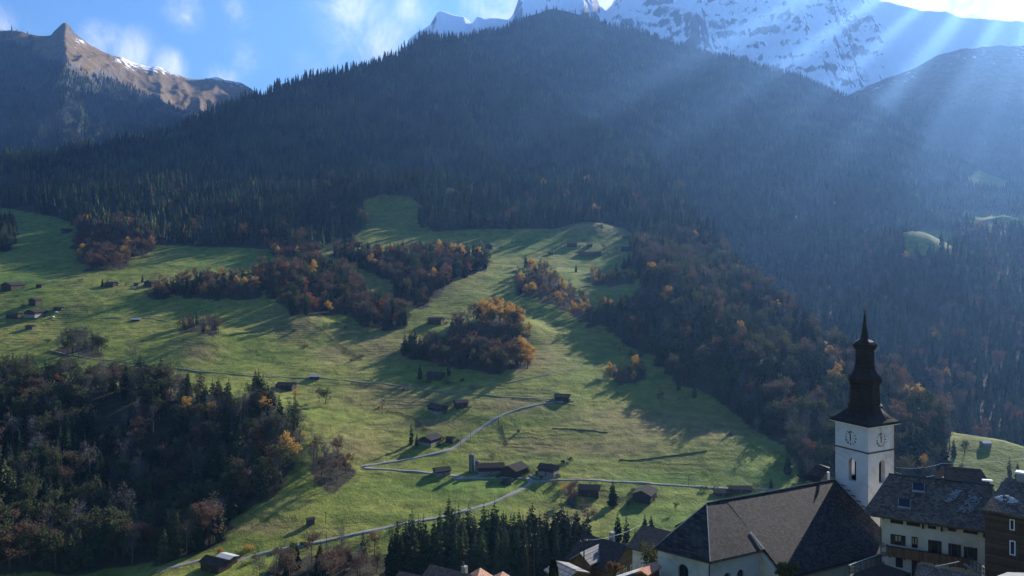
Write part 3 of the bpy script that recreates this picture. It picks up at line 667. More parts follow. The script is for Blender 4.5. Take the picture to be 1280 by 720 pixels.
def scatter(name, meshes, pts, heights, h0, label, cat, seed=0):
    """ONE object for a wood that nobody could count: its mesh is the tree feet, geometry nodes stand a tree on each"""
    n = len(pts); rg = np.random.default_rng(seed)
    me = bpy.data.meshes.new(name); me.vertices.add(n); me.vertices.foreach_set('co', np.asarray(pts, float).ravel())
    a = me.attributes.new('turn', 'FLOAT_VECTOR', 'POINT')
    a.data.foreach_set('vector', np.stack([rg.normal(0,.035,n), rg.normal(0,.035,n), rg.random(n)*6.283], 1).ravel())
    s = np.asarray(heights)/h0; wv = rg.uniform(.8,1.4,n)
    a = me.attributes.new('size', 'FLOAT_VECTOR', 'POINT'); a.data.foreach_set('vector', np.stack([s*wv, s*wv, s], 1).ravel())
    a = me.attributes.new('pick', 'INT', 'POINT'); a.data.foreach_set('value', rg.integers(0, len(meshes), n).astype(np.int32))
    o = link(bpy.data.objects.new(name, me)); o['kind'] = 'stuff'; o['label'] = label; o['category'] = cat
    ng = bpy.data.node_groups.new(name, 'GeometryNodeTree')
    ng.interface.new_socket('Geometry', in_out='INPUT', socket_type='NodeSocketGeometry'); ng.interface.new_socket('Geometry', in_out='OUTPUT', socket_type='NodeSocketGeometry')
    N, L = ng.nodes, ng.links; gi = N.new('NodeGroupInput'); go = N.new('NodeGroupOutput'); jn = N.new('GeometryNodeJoinGeometry')
    def attr(k, t): q = N.new('GeometryNodeInputNamedAttribute'); q.data_type = t; q.inputs['Name'].default_value = k; return q.outputs[0]
    ro, si, pk = attr('turn','FLOAT_VECTOR'), attr('size','FLOAT_VECTOR'), attr('pick','INT')
    for i, tm in enumerate(meshes):
        po = bpy.data.objects.new(tm.name, tm)          # not linked to the scene: only the shape that is repeated
        oi = N.new('GeometryNodeObjectInfo'); oi.inputs['Object'].default_value = po; oi.inputs['As Instance'].default_value = True
        cp = N.new('FunctionNodeCompare'); cp.data_type = 'INT'; cp.operation = 'EQUAL'; L.new(pk, cp.inputs[2]); cp.inputs[3].default_value = i
        ip = N.new('GeometryNodeInstanceOnPoints'); L.new(gi.outputs[0], ip.inputs['Points']); L.new(cp.outputs[0], ip.inputs['Selection'])
        L.new(oi.outputs['Geometry'], ip.inputs['Instance']); L.new(ro, ip.inputs['Rotation']); L.new(si, ip.inputs['Scale']); L.new(ip.outputs[0], jn.inputs[0])
    L.new(jn.outputs[0], go.inputs[0])
    md = o.modifiers.new('trees', 'NODES'); md.node_group = ng
    return o

RG = np.random.default_rng(7)
def jitter(x0, x1, y0, y1, s):
    xs = np.arange(x0, x1, s); ys = np.arange(y0, y1, s); A, B = np.meshgrid(xs, ys)
    A = A + RG.uniform(-.42,.42,A.shape)*s; B = B + RG.uniform(-.42,.42,B.shape)*s
    return A.ravel(), B.ravel()

# ---- the far forests (uncountable)
def far_forest(name, sheet, y0, y1, pa, pb, s, keep, label, hh=(17,27), mix=None):
    x0 = min((pa-CX)/F*y0, (pa-CX)/F*y1); x1 = max((pb-CX)/F*y0, (pb-CX)/F*y1)
    x, y = jitter(x0, x1, y0, y1, s); p = CX+F*x/y; ok = (p > pa) & (p < pb); x, y, p = x[ok], y[ok], p[ok]
    z = sheet.z(x, y); row = HY-F*z/y; ok = keep(x, y, z, p, row); x, y, z, p, row = x[ok], y[ok], z[ok], p[ok], row[ok]
    hgt = RG.uniform(hh[0]*.5, hh[1]*1.1, len(x))*(.7+.6*vnoise(x/45, y/45, 3))
    pts = np.stack([x, y, z-.6], 1); sp = mix(x, y, p, row) if mix else np.zeros(len(x), int)
    names = ['spruce','larch','russet','golden','grey']
    for k in range(5):
        q = sp == k
        if q.sum() < 1: continue
        h0, ms = FAR[names[k]]
        scatter(name if k == 0 else name.replace('spruce', names[k]), ms, pts[q], hgt[q]*(1 if k < 2 else .72), h0, label[k] if isinstance(label, (list,tuple)) else label, 'forest', k)
def hill_keep(x, y, z, p, row):
    yr = np.interp(p, pxA, Yr)
    return ((inpoly(*EDGE(p, row, x, y), HILL)) | (y > 1650)) & (y < yr+70) & (y > 1150) & (vnoise(x/34, y/34, 78) > .22)
def hill_mix(x, y, p, row):
    r = RG.random(len(x)); sp = np.zeros(len(x), int); nz = fbm(x/90, y/90, 91, 3)
    low = np.clip((row-215)/70, 0, 1)
    sp[(r < .05*low*(nz > .1))] = 1; 
    gold = (np.exp(-((p-60)/90)**2-((row-235)/16)**2)*.55 + np.exp(-((p-170)/60)**2-((row-236)/6)**2)*.5 + np.exp(-((p-590)/30)**2-((row-258)/8)**2)*.3)
    sp[r < gold*.6] = 1
    red = np.exp(-((p-400)/55)**2-((row-285)/26)**2)*.65 + .10*low
    q = RG.random(len(x)); sp[q < red*(.5+nz)] = 2; sp[(q > .996) & (low > .2)] = 3; sp[(q > .93) & (q < .95) & (low > .3)] = 4
    return sp
far_forest('hill_spruce_forest', sA, 1150, 3100, -150, 900, 10.5, hill_keep,
    ['dark spruce forest covering the hillside above the high meadows', 'yellow larches scattered in the dark spruce forest above the meadows', 'russet beeches at the foot of the dark spruce forest', 'golden trees dotted along the foot of the hillside forest', 'grey leafless trees at the foot of the hillside forest'], mix=hill_mix, hh=(22,36))
def flank_keep(x, y, z, p, row):
    yr = np.interp(np.interp(p, pxB, yrB), [0, 9999], [0, 9999]); ok = (y < yr+90)
    for q in PASTURES: ok &= ~inpoly(p, row, q)
    ok &= ~((y > 3600) & (np.abs(p-690) < 34) & (row < 26) & (RG.random(len(x)) < .8))
    return ok
def flank_mix(x, y, p, row):
    q = RG.random(len(x)); nz = fbm(x/110, y/110, 95, 3); low = np.clip((row-240)/80, 0, 1); sp = np.zeros(len(x), int)
    sp[q < low*(.10+.5*nz)] = 2; sp[(q > .5) & (q < .5+low*(.03-.3*nz))] = 4; sp[(q > .995) & (low > .1)] = 3
    return sp
far_forest('side_valley_spruce_forest', sB, 660, 4150, 545, 1430, 12.5, flank_keep,
    ['blue shaded spruce forest on the peak and down its long flank', '-', 'russet trees mixed into the blue forest of the side valley', 'small golden trees lost in the blue side valley forest', 'grey leafless trees mixed into the blue side valley forest'], mix=flank_mix, hh=(20,32))
def alp_keep(x, y, z, p, row):
    f = Sheet(np.arange(-500, 521, 2.0), np.linspace(3000, 6200, 330), fL).z(x, y)
    return (RG.random(len(x)) < f*.95) & (row > 30)
far_forest('alp_spruce_forest', sL, 3050, 5300, -60, 430, 13, alp_keep, 'thin blue spruce forest climbing under the brown rocky alp', hh=(20,32))
def fl_keep(x, y, z, p, row):
    f = Sheet(np.arange(1000, 2101, 4.0), np.linspace(3300, 5600, 170), fR).z(x, y)
    return RG.random(len(x)) < f*.8
far_forest('flank_spruce_forest', sR, 3350, 4900, 1060, 1420, 18, fl_keep, 'thin hazy spruce forest on the far flank under the snow', hh=(16,25))

# ---- the woods between the meadows: the trees that show largest stand on their own, the rest is one object per kind
WORD = dict(spruce=('dark green spruce', 'spruce_tree'), russet=('russet brown beech', 'beech_tree'), red=('rusty red maple', 'maple_tree'), golden=('golden yellow maple', 'golden_tree'),
            olive=('olive green leafy tree', 'ash_tree'), grey=('pale grey leafless tree', 'bare_tree'))
cands = []
for (wname, poly, s, mixw, (h0, h1), where) in WOODS:
    hits = [sA.hit(min(max(a,-160),1440), min(b,735)) for a, b in poly]
    x0, x1 = min(h.x for h in hits)-25, max(h.x for h in hits)+25; y0, y1 = max(min(h.y for h in hits)-60, 400), max(h.y for h in hits)+80
    x, y = jitter(x0, x1, y0, y1, s); z = sA.z(x, y); p = CX+F*x/y; row = HY-F*z/y
    ok = inpoly(*EDGE(p, row, x, y), poly) & (vnoise(x/14, y/14, 77) > (.27 if wname not in ('bottom spruces',) else 0)) & (p > -130) & (p < 1400) & (y < 1750); x, y, z, p, row = x[ok], y[ok], z[ok], p[ok], row[ok]
    sps = list(mixw); w = np.array([mixw[k] for k in sps], float)
    nz = np.stack([vnoise(x/26+7*i, y/26, 100+i) for i in range(len(sps))], 1)
    ww = w[None,:]*np.exp(3.2*(nz-.5)); ww /= ww.sum(1, keepdims=True)
    kk = (ww.cumsum(1) > RG.random(len(x))[:,None]).argmax(1)
    if wname == 'golden knoll':       # the gold sits along the crest and the sunny end
        g = (row < 410) & (p > 600) | (p > 648); gi = sps.index('golden'); kk[g & (RG.random(len(x)) < .75)] = gi
        kk[~g & (kk == gi)] = sps.index('russet')
    hh = RG.uniform(h0, h1, len(x)); hh = np.where(np.array([sps[k] for k in kk]) == 'spruce', hh*1.08, hh)
    for i in range(len(x)):
        cands.append((F*hh[i]/y[i], sps[kk[i]], x[i], y[i], z[i], hh[i], wname, where, p[i], row[i]))
LIMIT = dict(spruce=290, russet=200, red=40, golden=90, olive=110, grey=130)
# single trees the photograph shows standing alone: (px, py of the foot, species, height, label)
SINGLES = [
 (514,555,'spruce',17,'tall spruce standing at the gable of the wide farmhouse'), (521,557,'spruce',10,'short spruce tucked against the gable of the wide farmhouse'),
 (766,632,'spruce',17,'broad dark spruce between the russet thicket and the roadside barn'),
 (845,640,'olive',6,'small round fruit tree alone on the bright lower meadow'),
 (615,581,'grey',9,'thin bare tree rising behind the twin silos'), (525,474,'spruce',15,'first spruce beside the shaded farm on the pasture'), (561,470,'spruce',16,'second spruce beside the shaded farm on the pasture'),
 (464,410,'golden',7,'small bright yellow tree beneath the mixed belt'), (459,416,'golden',5,'tiny orange bush tree beneath the mixed belt'), (432,414,'olive',6,'lone pale green tree under the mixed belt'),
 (522,272,'golden',9,'lone golden tree on the shaded clearing in the forest'), (553,278,'russet',10,'lone russet tree by the forest edge of the shaded clearing'),
 (752,289,'olive',12,'dark round tree on the crest of the brown mound'), (754,315,'russet',12,'dark round tree behind the long barn'), (771,315,'red',10,'rusty tree beside the high chalet on the meadow'),
 (770,341,'spruce',16,'slim dark spruce below the high chalets'), (720,340,'spruce',12,'dark spruce on the slope under the long barn'),
 (128,358,'spruce',11,'pointed spruce at the end of the double farm'), (134,356,'spruce',8,'shorter spruce beside the double farm'), (178,353,'spruce',12,'spruce between the two farm roofs on the meadow'),
 (151,357,'grey',8,'leafless round tree between the two farm roofs'), (163,445,'grey',13,'wide leafless tree above the pasture track'), (170,445,'grey',11,'leafless tree doubled beside a wider one above the track'),
 (390,548,'grey',13,'bare multi-stemmed tree at the edge of the deep wood'), (407,505,'olive',13,'olive tree group top on the slope under the upper track'), (399,502,'olive',11,'lower olive tree on the slope under the upper track'),
 (478,517,'grey',14,'slender bare tree on the slope above the wide farmhouse'), (380,548,'golden',5,'yellow bush tree at the edge of the deep wood'), (369,497,'golden',7,'orange bush tree where the deep wood meets the slope'),
 (774,440,'golden',9,'bright yellow slim tree alone on the shaded meadow'), (826,506,'olive',11,'dark rounded tree casting a long shadow on the lower meadow'), (945,545,'grey',13,'greyish tree casting a broad shadow beside the bright field'),
 (868,497,'spruce',13,'spruce casting a long shadow down the shaded meadow'), (848,488,'spruce',15,'spruce at the head of the shadowed field'), (905,505,'spruce',16,'spruce at the forest corner over the bright field'),
 (772,676,'spruce',17,'first dense spruce beside the chalet chimney on the bright meadow'), (783,677,'spruce',16,'second dense spruce beside the chalet chimney on the bright meadow'),
 (806,668,'spruce',13,'spruce behind the dark roof next to the church'), (814,668,'spruce',12,'slimmer spruce behind the dark roof next to the church'), (826,672,'spruce',7,'young spruce peeping over the dark roof next to the church'),
 (794,682,'spruce',9,'small spruce between the chimney chalet and the dark roof'),
 (1003,602,'spruce',22,'tall spruce rising behind the church roof'), (1012,605,'grey',18,'slim grey tree behind the church roof'), (985,592,'spruce',17,'spruce at the edge of the bright field behind the church'), (964,610,'spruce',8,'small round spruce by the road behind the church ridge'),
 (1192,572,'spruce',15,'spruce standing on the pale pasture beside the tower'), (1206,566,'olive',10,'leafy tree on the pale pasture beside the tower'), (1262,596,'spruce',15,'spruce at the lower edge of the pale pasture'), (1272,597,'spruce',11,'smaller spruce at the lower edge of the pale pasture'), (1180,590,'spruce',16,'spruce at the pasture corner where the forest begins'),
 (590,260,'larch',16,'lone yellow larch at the forest edge over the clearing'),
 (702,303,'olive',5,'round bush tree on the brown mound'), (663,333,'golden',12,'golden tree on the edge of the high barn meadow'), (655,330,'russet',12,'russet tree on the edge of the high barn meadow'), (548,447,'olive',6,'dark bush tree over the shaded farm'),
 (842,300,'golden',9,'small golden tree on the spur edge above the forest'), (846,440,'golden',13,'bright golden crown at the forest edge over the shaded meadow'), (838,442,'golden',12,'golden crown beside a brighter one at the forest edge'), (852,445,'golden',12,'third golden crown in the knot at the forest edge'),
 (800,468,'golden',11,'pale golden tree on the shaded meadow rise'), (768,470,'golden',10,'golden tree beside the shaded rise'), (988,545,'golden',12,'orange tree at the forest foot over the bright field'), (755,395,'golden',10,'golden tree at the end of the ragged strip'),
 (266,532,'golden',17,'glowing orange tree in the deep shaded wood'), (275,700,'golden',7,'yellow tree in the low corner of the deep wood'), (338,600,'red',19,'tall rusty red tree at the edge of the deep wood'), (332,582,'red',17,'second rusty red tree at the edge of the deep wood'),
 (262,668,'grey',21,'tall silvery bare tree at the wood edge above the white roofs'), (250,676,'grey',17,'shorter silvery bare tree at the wood edge above the white roofs'), (275,660,'grey',19,'slim silvery bare tree at the wood edge above the white roofs'),
 (736,652,'russet',11,'wide pale brown crowned tree in front of the half hidden chalet'), (727,640,'russet',9,'russet round tree between the thicket and the half hidden chalet'),
 (797,288,'spruce',15,'dark spruce at the top edge of the high meadow by the small hut'), (828,292,'spruce',13,'pointed spruce on the rim beyond the high chalets'), (836,294,'spruce',15,'taller pointed spruce on the rim beyond the high chalets'), (808,306,'spruce',13,'spruce beside the broad gabled chalet'), (816,300,'olive',9,'leafy tree above the broad gabled chalet'), (640,306,'olive',7,'lone leafy tree on the upper pasture'), (596,300,'grey',8,'lone bare tree on the upper pasture'), (627,316,'grey',8,'bare tree beside the chalet behind the belt'), (655,312,'olive',6,'small round tree alone on the upper pasture'),
 (135,336,'golden',7,'small yellow tree at the foot of the russet copse'), (150,330,'golden',6,'yellow bush tree at the corner of the russet copse'),
]
pick = {}; rest = {}
for c in sorted(cands, key=lambda c: -c[0]):
    if c[9] < 742 and 0 < c[8] < 1280 and c[9]-c[0] < 720 and len(pick.setdefault(c[1], [])) < LIMIT[c[1]]: pick[c[1]].append(c)
    else: rest.setdefault(c[1], []).append(c)
TREE['larch'] = [(24., FAR['larch'][1][0], TREE['spruce'][0][2])]
WORD['larch'] = ('yellow larch', 'larch_tree')
def plant(sp, x, y, z, h, label, group=None, parts=True, rz=None, wide=1.0):
    v = TREE[sp][RG.integers(0, len(TREE[sp]))]; s = h/v[0]; w = s*RG.uniform(.9,1.22)*wide*(1.0 if sp in ('spruce','larch','grey') else 1.2)
    o = empty(WORD[sp][1], (x, y, z-.25), RG.random()*6.28 if rz is None else rz, label, 'tree', group)
    o.scale = (w, w, s)
    link(bpy.data.objects.new('crown', v[1]), o); link(bpy.data.objects.new('trunk', v[2]), o)
    return o
# wording inside a wood: the outermost, tallest and shortest ones apart from the bulk
for sp, cs in pick.items():
    by = {}
    for c in cs: by.setdefault(c[6], []).append(c)
    for wname, lst in by.items():
        where = lst[0][7]; kind = WORD[sp][0]; ps = [c[8] for c in lst]
        tall = max(lst, key=lambda c: c[5]); short = min(lst, key=lambda c: c[5])
        lo, hi = np.percentile(ps, 33), np.percentile(ps, 67)
        for c in lst:
            if len(lst) == 1: lb, g = 'only %s %s' % (kind, where), None
            elif c is tall: lb, g = 'tallest %s %s' % (kind, where), None
            elif c is short: lb, g = 'smallest %s %s' % (kind, where), None
            else: lb, g = '%s %s' % (kind, where), '%s trees %s' % (sp, where)
            plant(sp, c[2], c[3], c[4], c[5], lb, g)
for (a, b, sp, h, lb) in SINGLES:
    q = sA.hit(a, b); plant(sp, q.x, q.y, q.z, h, lb, wide=1.6 if lb.startswith('wide') else 1.0)
for sp, cs in rest.items():
    h0, ms = (24., merged('spruce')) if sp == 'spruce' else FAR[sp]
    nm = {'spruce':'meadow_spruce_woods','russet':'meadow_russet_woods','red':'meadow_red_woods','golden':'meadow_golden_woods','olive':'meadow_olive_woods','grey':'meadow_bare_woods'}[sp]
    scatter(nm, ms, np.array([(c[2], c[3], c[4]-.3) for c in cs]), np.array([c[5] for c in cs]), h0, 'farther %ss filling the woods between the meadows' % WORD[sp][0], 'woods', 5)

# ------------------------------------------------------------------ the air
def haze():
    b = MB().box(-12500, 12500, -300, 9000, -246, 3400); m, nt, n, l, p = mat('valley_haze')
    n.remove(p); v = n.new('ShaderNodeVolumePrincipled'); v.inputs['Color'].default_value = HAZE_COLOR
    v.inputs['Density'].default_value = HAZE_DENSITY; v.inputs['Anisotropy'].default_value = .56
    l.new(v.outputs[0], n['Material Output'].inputs['Volume'])
    o = b.build('haze', m); o['kind'] = 'stuff'; o['label'] = 'thin blue haze filling the valley and fading the far slopes'; o['category'] = 'haze'
HAZE_COLOR = (.25, .50, 1.0, 1)
haze()
def beam_clouds():
    """streets of small clouds above the snow mountain, out of the frame on the sun's side; their shadows make the beams in the haze"""
    rd = random.Random(12); sv = Vector((math.tan(R(SUN_AZ)), 1, math.tan(R(SUN_EL))/math.cos(R(SUN_AZ)))); b = MB()
    ico = bmesh.new(); bmesh.ops.create_icosphere(ico, subdivisions=2, radius=1); iv = [v.co.copy() for v in ico.verts]; ifc = [tuple(v.index for v in f.verts) for f in ico.faces]; ico.free()
    for px, w in BEAM_CLOUD_STREETS:
        c = Vector(((px-CX)/F, 1, (HY+60)/F)); d = c-sv*(c.z/sv.z); d.normalize(); p0 = c*(3750/c.z); near = 8420 if px < 1300 else 8950; p0 = p0+d*((near-p0.y)/d.y); LEN = (11100-near)/d.y; n = int(LEN/max(60, w*4))
        side = Vector((d.y, -d.x, 0))
        for i in range(n):
            q = p0+d*(LEN*(i+rd.random()*.6)/n)+side*rd.uniform(-.3,.3)*w*9.6; r = w*9.6*rd.uniform(.45,.7)
            for k in range(3):
                o_ = Vector((rd.uniform(-.5,.5), rd.uniform(-.5,.5), rd.uniform(-.1,.2)))*r; rr = r*rd.uniform(.6,1)
                b.add([q+o_+Vector((v.x, v.y*1.3, max(v.z,-.35)*.55))*rr*rd.uniform(.9,1.1) for v in iv], ifc)
    m, nt, n_, l, p = mat('beam_cloud'); p.inputs['Base Color'].default_value = (.9,.9,.9,1); p.inputs['Roughness'].default_value = 1
    o = b.build('beam_clouds', m, None, True); o['kind'] = 'stuff'; o['label'] = 'unseen white puffs added toward the sun to cut the haze into beams'; o['category'] = 'beam_clouds'
BEAM_CLOUD_STREETS = [(985,30),(1035,32),(1074,21),(1150,20),(1204,18),(1246,14.5),(1283,13),(1313,11.3),(1338,10.5),(1364,12)]  # added streets, spaced so their shadows leave beams in the haze
beam_clouds()
# ------------------------------------------------------------------ the village in front
def W3(px, py, Y): return Vector(((px-CX)/F*Y, Y, (HY-py)/F*Y))
plaster = simple('white_plaster', (.55,.535,.53), .9, .10, .8, bumpd=.01, stain=(.41,.40,.38))
oldplaster = simple('warm_plaster', (.66,.58,.46), .9, .1, .9, bumpd=.01, stain=(.52,.45,.35))
darkin = simple('dark_interior', (.03,.028,.026), .9, .3, 2)
slate = shingles('church_shingles', (.050,.043,.040), .26, .34, .6, patch=(.075,.070,.052), rough=.8, spec=.16)
chaletroof = shingles('weathered_shingles', (.135,.096,.068), .28, .36, .5, patch=(.17,.14,.11), rough=.75, spec=.25)
darkroof = shingles('dark_shingles', (.05,.043,.04), .3, .4, .35)
darkroof2 = shingles('brown_shingles', (.06,.045,.036), .3, .4, .35)
claytile = shingles('clay_tiles', (.20,.115,.08), .34, .28, .35, patch=(.15,.11,.09))
orangetile = shingles('orange_clay_tiles', (.36,.19,.12), .34, .28, .3)
paletile = shingles('pale_roof_sheets', (.22,.215,.21), .6, 1.2, .12)
spiremat = shingles('spire_shingles', (.034,.027,.025), .16, .22, .3, rough=.75, spec=.12)
metal = simple('dark_metal', (.08,.08,.085), .45, .2, 5, metal=.6)
palemetal = simple('pale_metal', (.5,.5,.5), .45, .15, 5, metal=.7)
gold = simple('gilded_copper', (.06,.05,.04), .6, .2, 5, metal=.5)
white = simple('white_paint', (.78,.78,.77), .6, .05, 3)
black = simple('black_paint', (.018,.018,.02), .6, .2, 3)
browntimber = planks('brown_timber', (.095,.058,.038), .2, 'Z')
timberup = planks('upright_boards', (.085,.052,.033), .18, 'XY')
balconywood = planks('balcony_boards', (.21,.115,.055), .16, 'X')
shutterwood = planks('shutter_boards', (.055,.040,.030), .12, 'Z')
beam = simple('old_beam', (.055,.038,.028), .85, .3, 3)
stone = simple('grey_stone', (.27,.26,.245), .9, .3, 1.6)
concrete = simple('pale_concrete', (.42,.40,.37), .9, .15, 1.2, stain=(.30,.29,.27))
snowm = simple('old_snow', (.80,.81,.84), .8, .04, 3)
claypot = simple('terracotta', (.42,.19,.11), .85, .3, 2)
copper = simple('gutter_copper', (.10,.075,.06), .5, .3, 3, metal=.5)
def glass_material():
    m, nt, n, l, p = mat('window_glass'); p.inputs['Base Color'].default_value = (.03,.04,.06,1); p.inputs['Roughness'].default_value = .12
    p.inputs['Specular IOR Level'].default_value = .8; return m
glass = glass_material()
curtain = simple('curtain_linen', (.50,.36,.22), .9, .25, 6)
skyglass = simple('skylight_glass', (.02,.035,.07), .2, .2, 1, bumpd=0)

def arch_pts(xc, w, zs, top, k=9):
    """outline of a round-headed opening: (x, z) counter-clockwise from the left foot"""
    r = w/2; zc = top-r
    return [(xc-r, zs)] + [(xc+r, zs)] + [(xc+r*math.cos(math.pi*i/k), zc+r*math.sin(math.pi*i/k)) for i in range(k+1)]
def wall_arches(mb, to, x0, x1, z0, z1, holes, depth=0.0):
    """flat wall x0..x1, z0..z1 with round-headed holes; TO maps (x, depth, z) to the place"""
    holes = sorted(holes); xs = x0
    for (xc, w, zs, top) in holes:
        a, b = xc-w/2, xc+w/2
        mb.add([to(xs,0,z0), to(a,0,z0), to(a,0,z1), to(xs,0,z1)], [(0,1,2,3)])
        mb.add([to(a,0,z0), to(b,0,z0), to(b,0,zs), to(a,0,zs)], [(0,1,2,3)])
        ar = arch_pts(xc, w, zs, top)[2:]
        up = [to(x,0,z) for x, z in ar]
        for i in range(len(ar)-1):
            (xa, za), (xb, zb_) = ar[i], ar[i+1]
            mb.add([to(xa,0,za), to(xa,0,z1), to(xb,0,z1), to(xb,0,zb_)], [(0,1,2,3)])
        if depth:
            o = arch_pts(xc, w, zs, top); n = len(o)
            mb.add([to(x,0,z) for x, z in o] + [to(x,depth,z) for x, z in o], [(i,(i+1)%n,n+(i+1)%n,n+i) for i in range(n)])
        xs = b
    mb.add([to(xs,0,z0), to(x1,0,z0), to(x1,0,z1), to(xs,0,z1)], [(0,1,2,3)])
def flat_shape(mb, to, poly, t):
    n = len(poly)
    mb.add([to(x,0,z) for x, z in poly] + [to(x,t,z) for x, z in poly], [tuple(range(n)), tuple(range(2*n-1,n-1,-1))] + [(i,n+i,n+(i+1)%n,(i+1)%n) for i in range(n)])

# ---- the church. local x runs along the ridge, y away to the back, z up
def church():
    ch = empty('church', (25.6,103.7,-46), math.atan2(.462,.887), 'white village church with dark shingle roofs and a tall dark spire on its clock tower', 'church')
    # choir: a polygon end
    mb = MB()
    P = [(-8.0,0),(-5.25,-6.45),(2.95,-6.45)]
    holes = {0: [(3.55,1.35,5.0,8.35)], 1: [(2.85,1.15,4.3,7.65),(5.05,1.15,4.3,7.65)]}
    for i in range(2):
        a, b = Vector(P[i]+(0,)), Vector(P[i+1]+(0,)); d = (b-a).normalized(); nrm = Vector((-d.y, d.x, 0))   # inward
        to = lambda x, q, z, a=a, d=d, nrm=nrm: tuple(a+d*x+nrm*q+Vector((0,0,z)))
        wall_arches(mb, to, 0, (b-a).length, -5, 9.7, holes[i], .45)
    q = [(2.95,-6.45),(2.95,6.0),(-1.9,3.8),(-8.0,0)]
    for a, b in zip(q, q[1:]): mb.add([a+(-5,), b+(-5,), b+(9.7,), a+(9.7,)], [(0,1,2,3)])
    mb.build('choir_wall', plaster, ch)
    for i in range(2):
        a, b = Vector(P[i]+(0,)), Vector(P[i+1]+(0,)); d = (b-a).normalized(); nrm = Vector((-d.y, d.x, 0))
        to = lambda x, q, z, a=a, d=d, nrm=nrm: tuple(a+d*x+nrm*(q+.3)+Vector((0,0,z)))
        for (xc, w, zs, top) in holes[i]:
            g = MB(); flat_shape(g, to, arch_pts(xc, w, zs, top), .06); win = g.build('window', glass, ch)
            f = MB()
            for zz in (zs+.9, zs+1.8): f.add([to(xc-w/2,-.05,zz), to(xc+w/2,-.05,zz), to(xc+w/2,-.05,zz+.07), to(xc-w/2,-.05,zz+.07)], [(0,1,2,3)])
            f.add([to(xc-.035,-.05,zs), to(xc+.035,-.05,zs), to(xc+.035,-.05,top-.1), to(xc-.035,-.05,top-.1)], [(0,1,2,3)]); f.build('glazing_bar', metal, win)
    # choir roof with its flared foot
    mb = MB(); A = (0,0,14.08); A2 = (3.3,0,14.08)
    def foot(s): e = [(3.0,-6.95),(-5.6,-6.95),(-8.55,0),(-2.0,4.2),(3.0,6.6)]; return [(3.28 if i in (0,4) else x*s, y*s) for i, (x, y) in enumerate(e)]
    k = [p+(11.14,) for p in foot(.68)]; e = [p+(9.72,) for p in foot(1.0)]; el = [(x,y,z-.22) for x,y,z in e]
    mb.add([A,A2]+k+e+el, [(1,0,3,2),(0,4,3),(0,5,4),(0,1,6,5),(2,3,8,7),(3,4,9,8),(4,5,10,9),(5,6,11,10),(7,8,13,12),(8,9,14,13),(9,10,15,14),(10,11,16,15)])
    rf = mb.build('choir_roof', slate, ch)
    c = MB(); c.tube([(0,0,14.05),(k[1][0],k[1][1],11.2),(e[1][0],e[1][1],9.8)], .06, 5); c.tube([(0,0,14.05),k[2],e[2]], .06, 5); c.build('hip_cap', stone, rf)
    f = MB(); f.slab([(3.0,-4.7,11.3),(3.27,-4.7,11.3),(3.27,-7.05,9.86),(3.0,-7.05,9.86)], .08); f.build('flashing', stone, rf)
    g = MB(); g.tube([(-5.6,-7.0,9.55),(3.0,-7.0,9.55)], .09, 6); g.tube([(-5.6,-7.0,9.55),(-8.6,0,9.55)], .09, 6); g.build('gutter', copper, rf)
    d = MB(); d.tube([(-5.55,-6.95,9.5),(-5.4,-6.62,9.0),(-5.4,-6.62,-5)], .075, 6); d.build('drainpipe', copper, ch)
    # nave
    mb = MB(); pr = [(-10,-5),(10,-5),(10,7.25),(0,13.4),(-10,7.25)]
    mb.add([(2.95,y,z) for y,z in pr]+[(24.28,y,z) for y,z in pr], [(0,1,2,3,4),(9,8,7,6,5)]+[(i,5+i,5+(i+1)%5,(i+1)%5) for i in range(5)])
    mb.build('nave_wall', oldplaster, ch)
    mb = MB(); pr = [(0,14.12),(-10.5,7.5),(-10.5,7.2),(0,13.8),(10.5,7.2),(10.5,7.5)]
    xs = [3.3,8,13,18,24.26]; n = len(pr); sag = [0,-.05,-.07,-.04,0]
    mb.rings([[(x,y,z+s_) for y,z in pr] for x, s_ in zip(xs, sag)])
    rf = mb.build('nave_roof', slate, ch)
    r = MB(); r.tube([(0,0,14.08)]+[(x,0,14.16+s_) for x, s_ in zip(xs, sag)], .10, 6); r.build('ridge_cap', metal, rf)
    g = MB(); g.tube([(3.3,-10.6,7.2),(24.2,-10.6,7.2)], .09, 6); g.build('gutter', copper, rf)
    # the little roof between ridge and tower
    mb = MB(); mb.slab([(21.3,.5,13.9),(23.6,.5,15.7),(24.26,.9,15.7),(24.26,3.2,15.7),(21.3,3.2,13.9)], .12); mb.build('stair_roof', slate, ch)
    mb = MB(); mb.box(23.7,24.2,.9,2.4,8,15.0); mb.build('stair_wall', plaster, ch)
    # tower
    x0, x1, y0, y1 = 24.3, 29.85, -5.55, 0.0; S = 5.55; H = 23.0
    sides = [((x0,y1),(0,-1),(1,0)),((x0,y0),(1,0),(0,1)),((x1,y0),(0,1),(-1,0)),((x1,y1),(-1,0),(0,-1))]    # start, direction, inward
    hole = [(S*.525,1.32,14.6,17.85)]
    mb = MB()
    for (sx, sy), (dx, dy), (nx, ny) in sides:
        to = lambda x, q, z: (sx+dx*x+nx*q, sy+dy*x+ny*q, z)
        wall_arches(mb, to, 0, S, -5, H, hole, .7)
    tw = mb.build('tower', plaster, ch)
    mb = MB()
    for (sx, sy), (dx, dy), (nx, ny) in sides:
        to = lambda x, q, z: (sx+dx*x+nx*(q+.7), sy+dy*x+ny*(q+.7), z)
        wall_arches(mb, to, .7, S-.7, 13.6, 21, hole)
    mb.add([(x0+.7,y0+.7,13.6),(x1-.7,y0+.7,13.6),(x1-.7,y1-.7,13.6),(x0+.7,y1-.7,13.6)], [(0,1,2,3)]); mb.add([(x0+.7,y0+.7,21),(x1-.7,y0+.7,21),(x1-.7,y1-.7,21),(x0+.7,y1-.7,21)], [(3,2,1,0)])
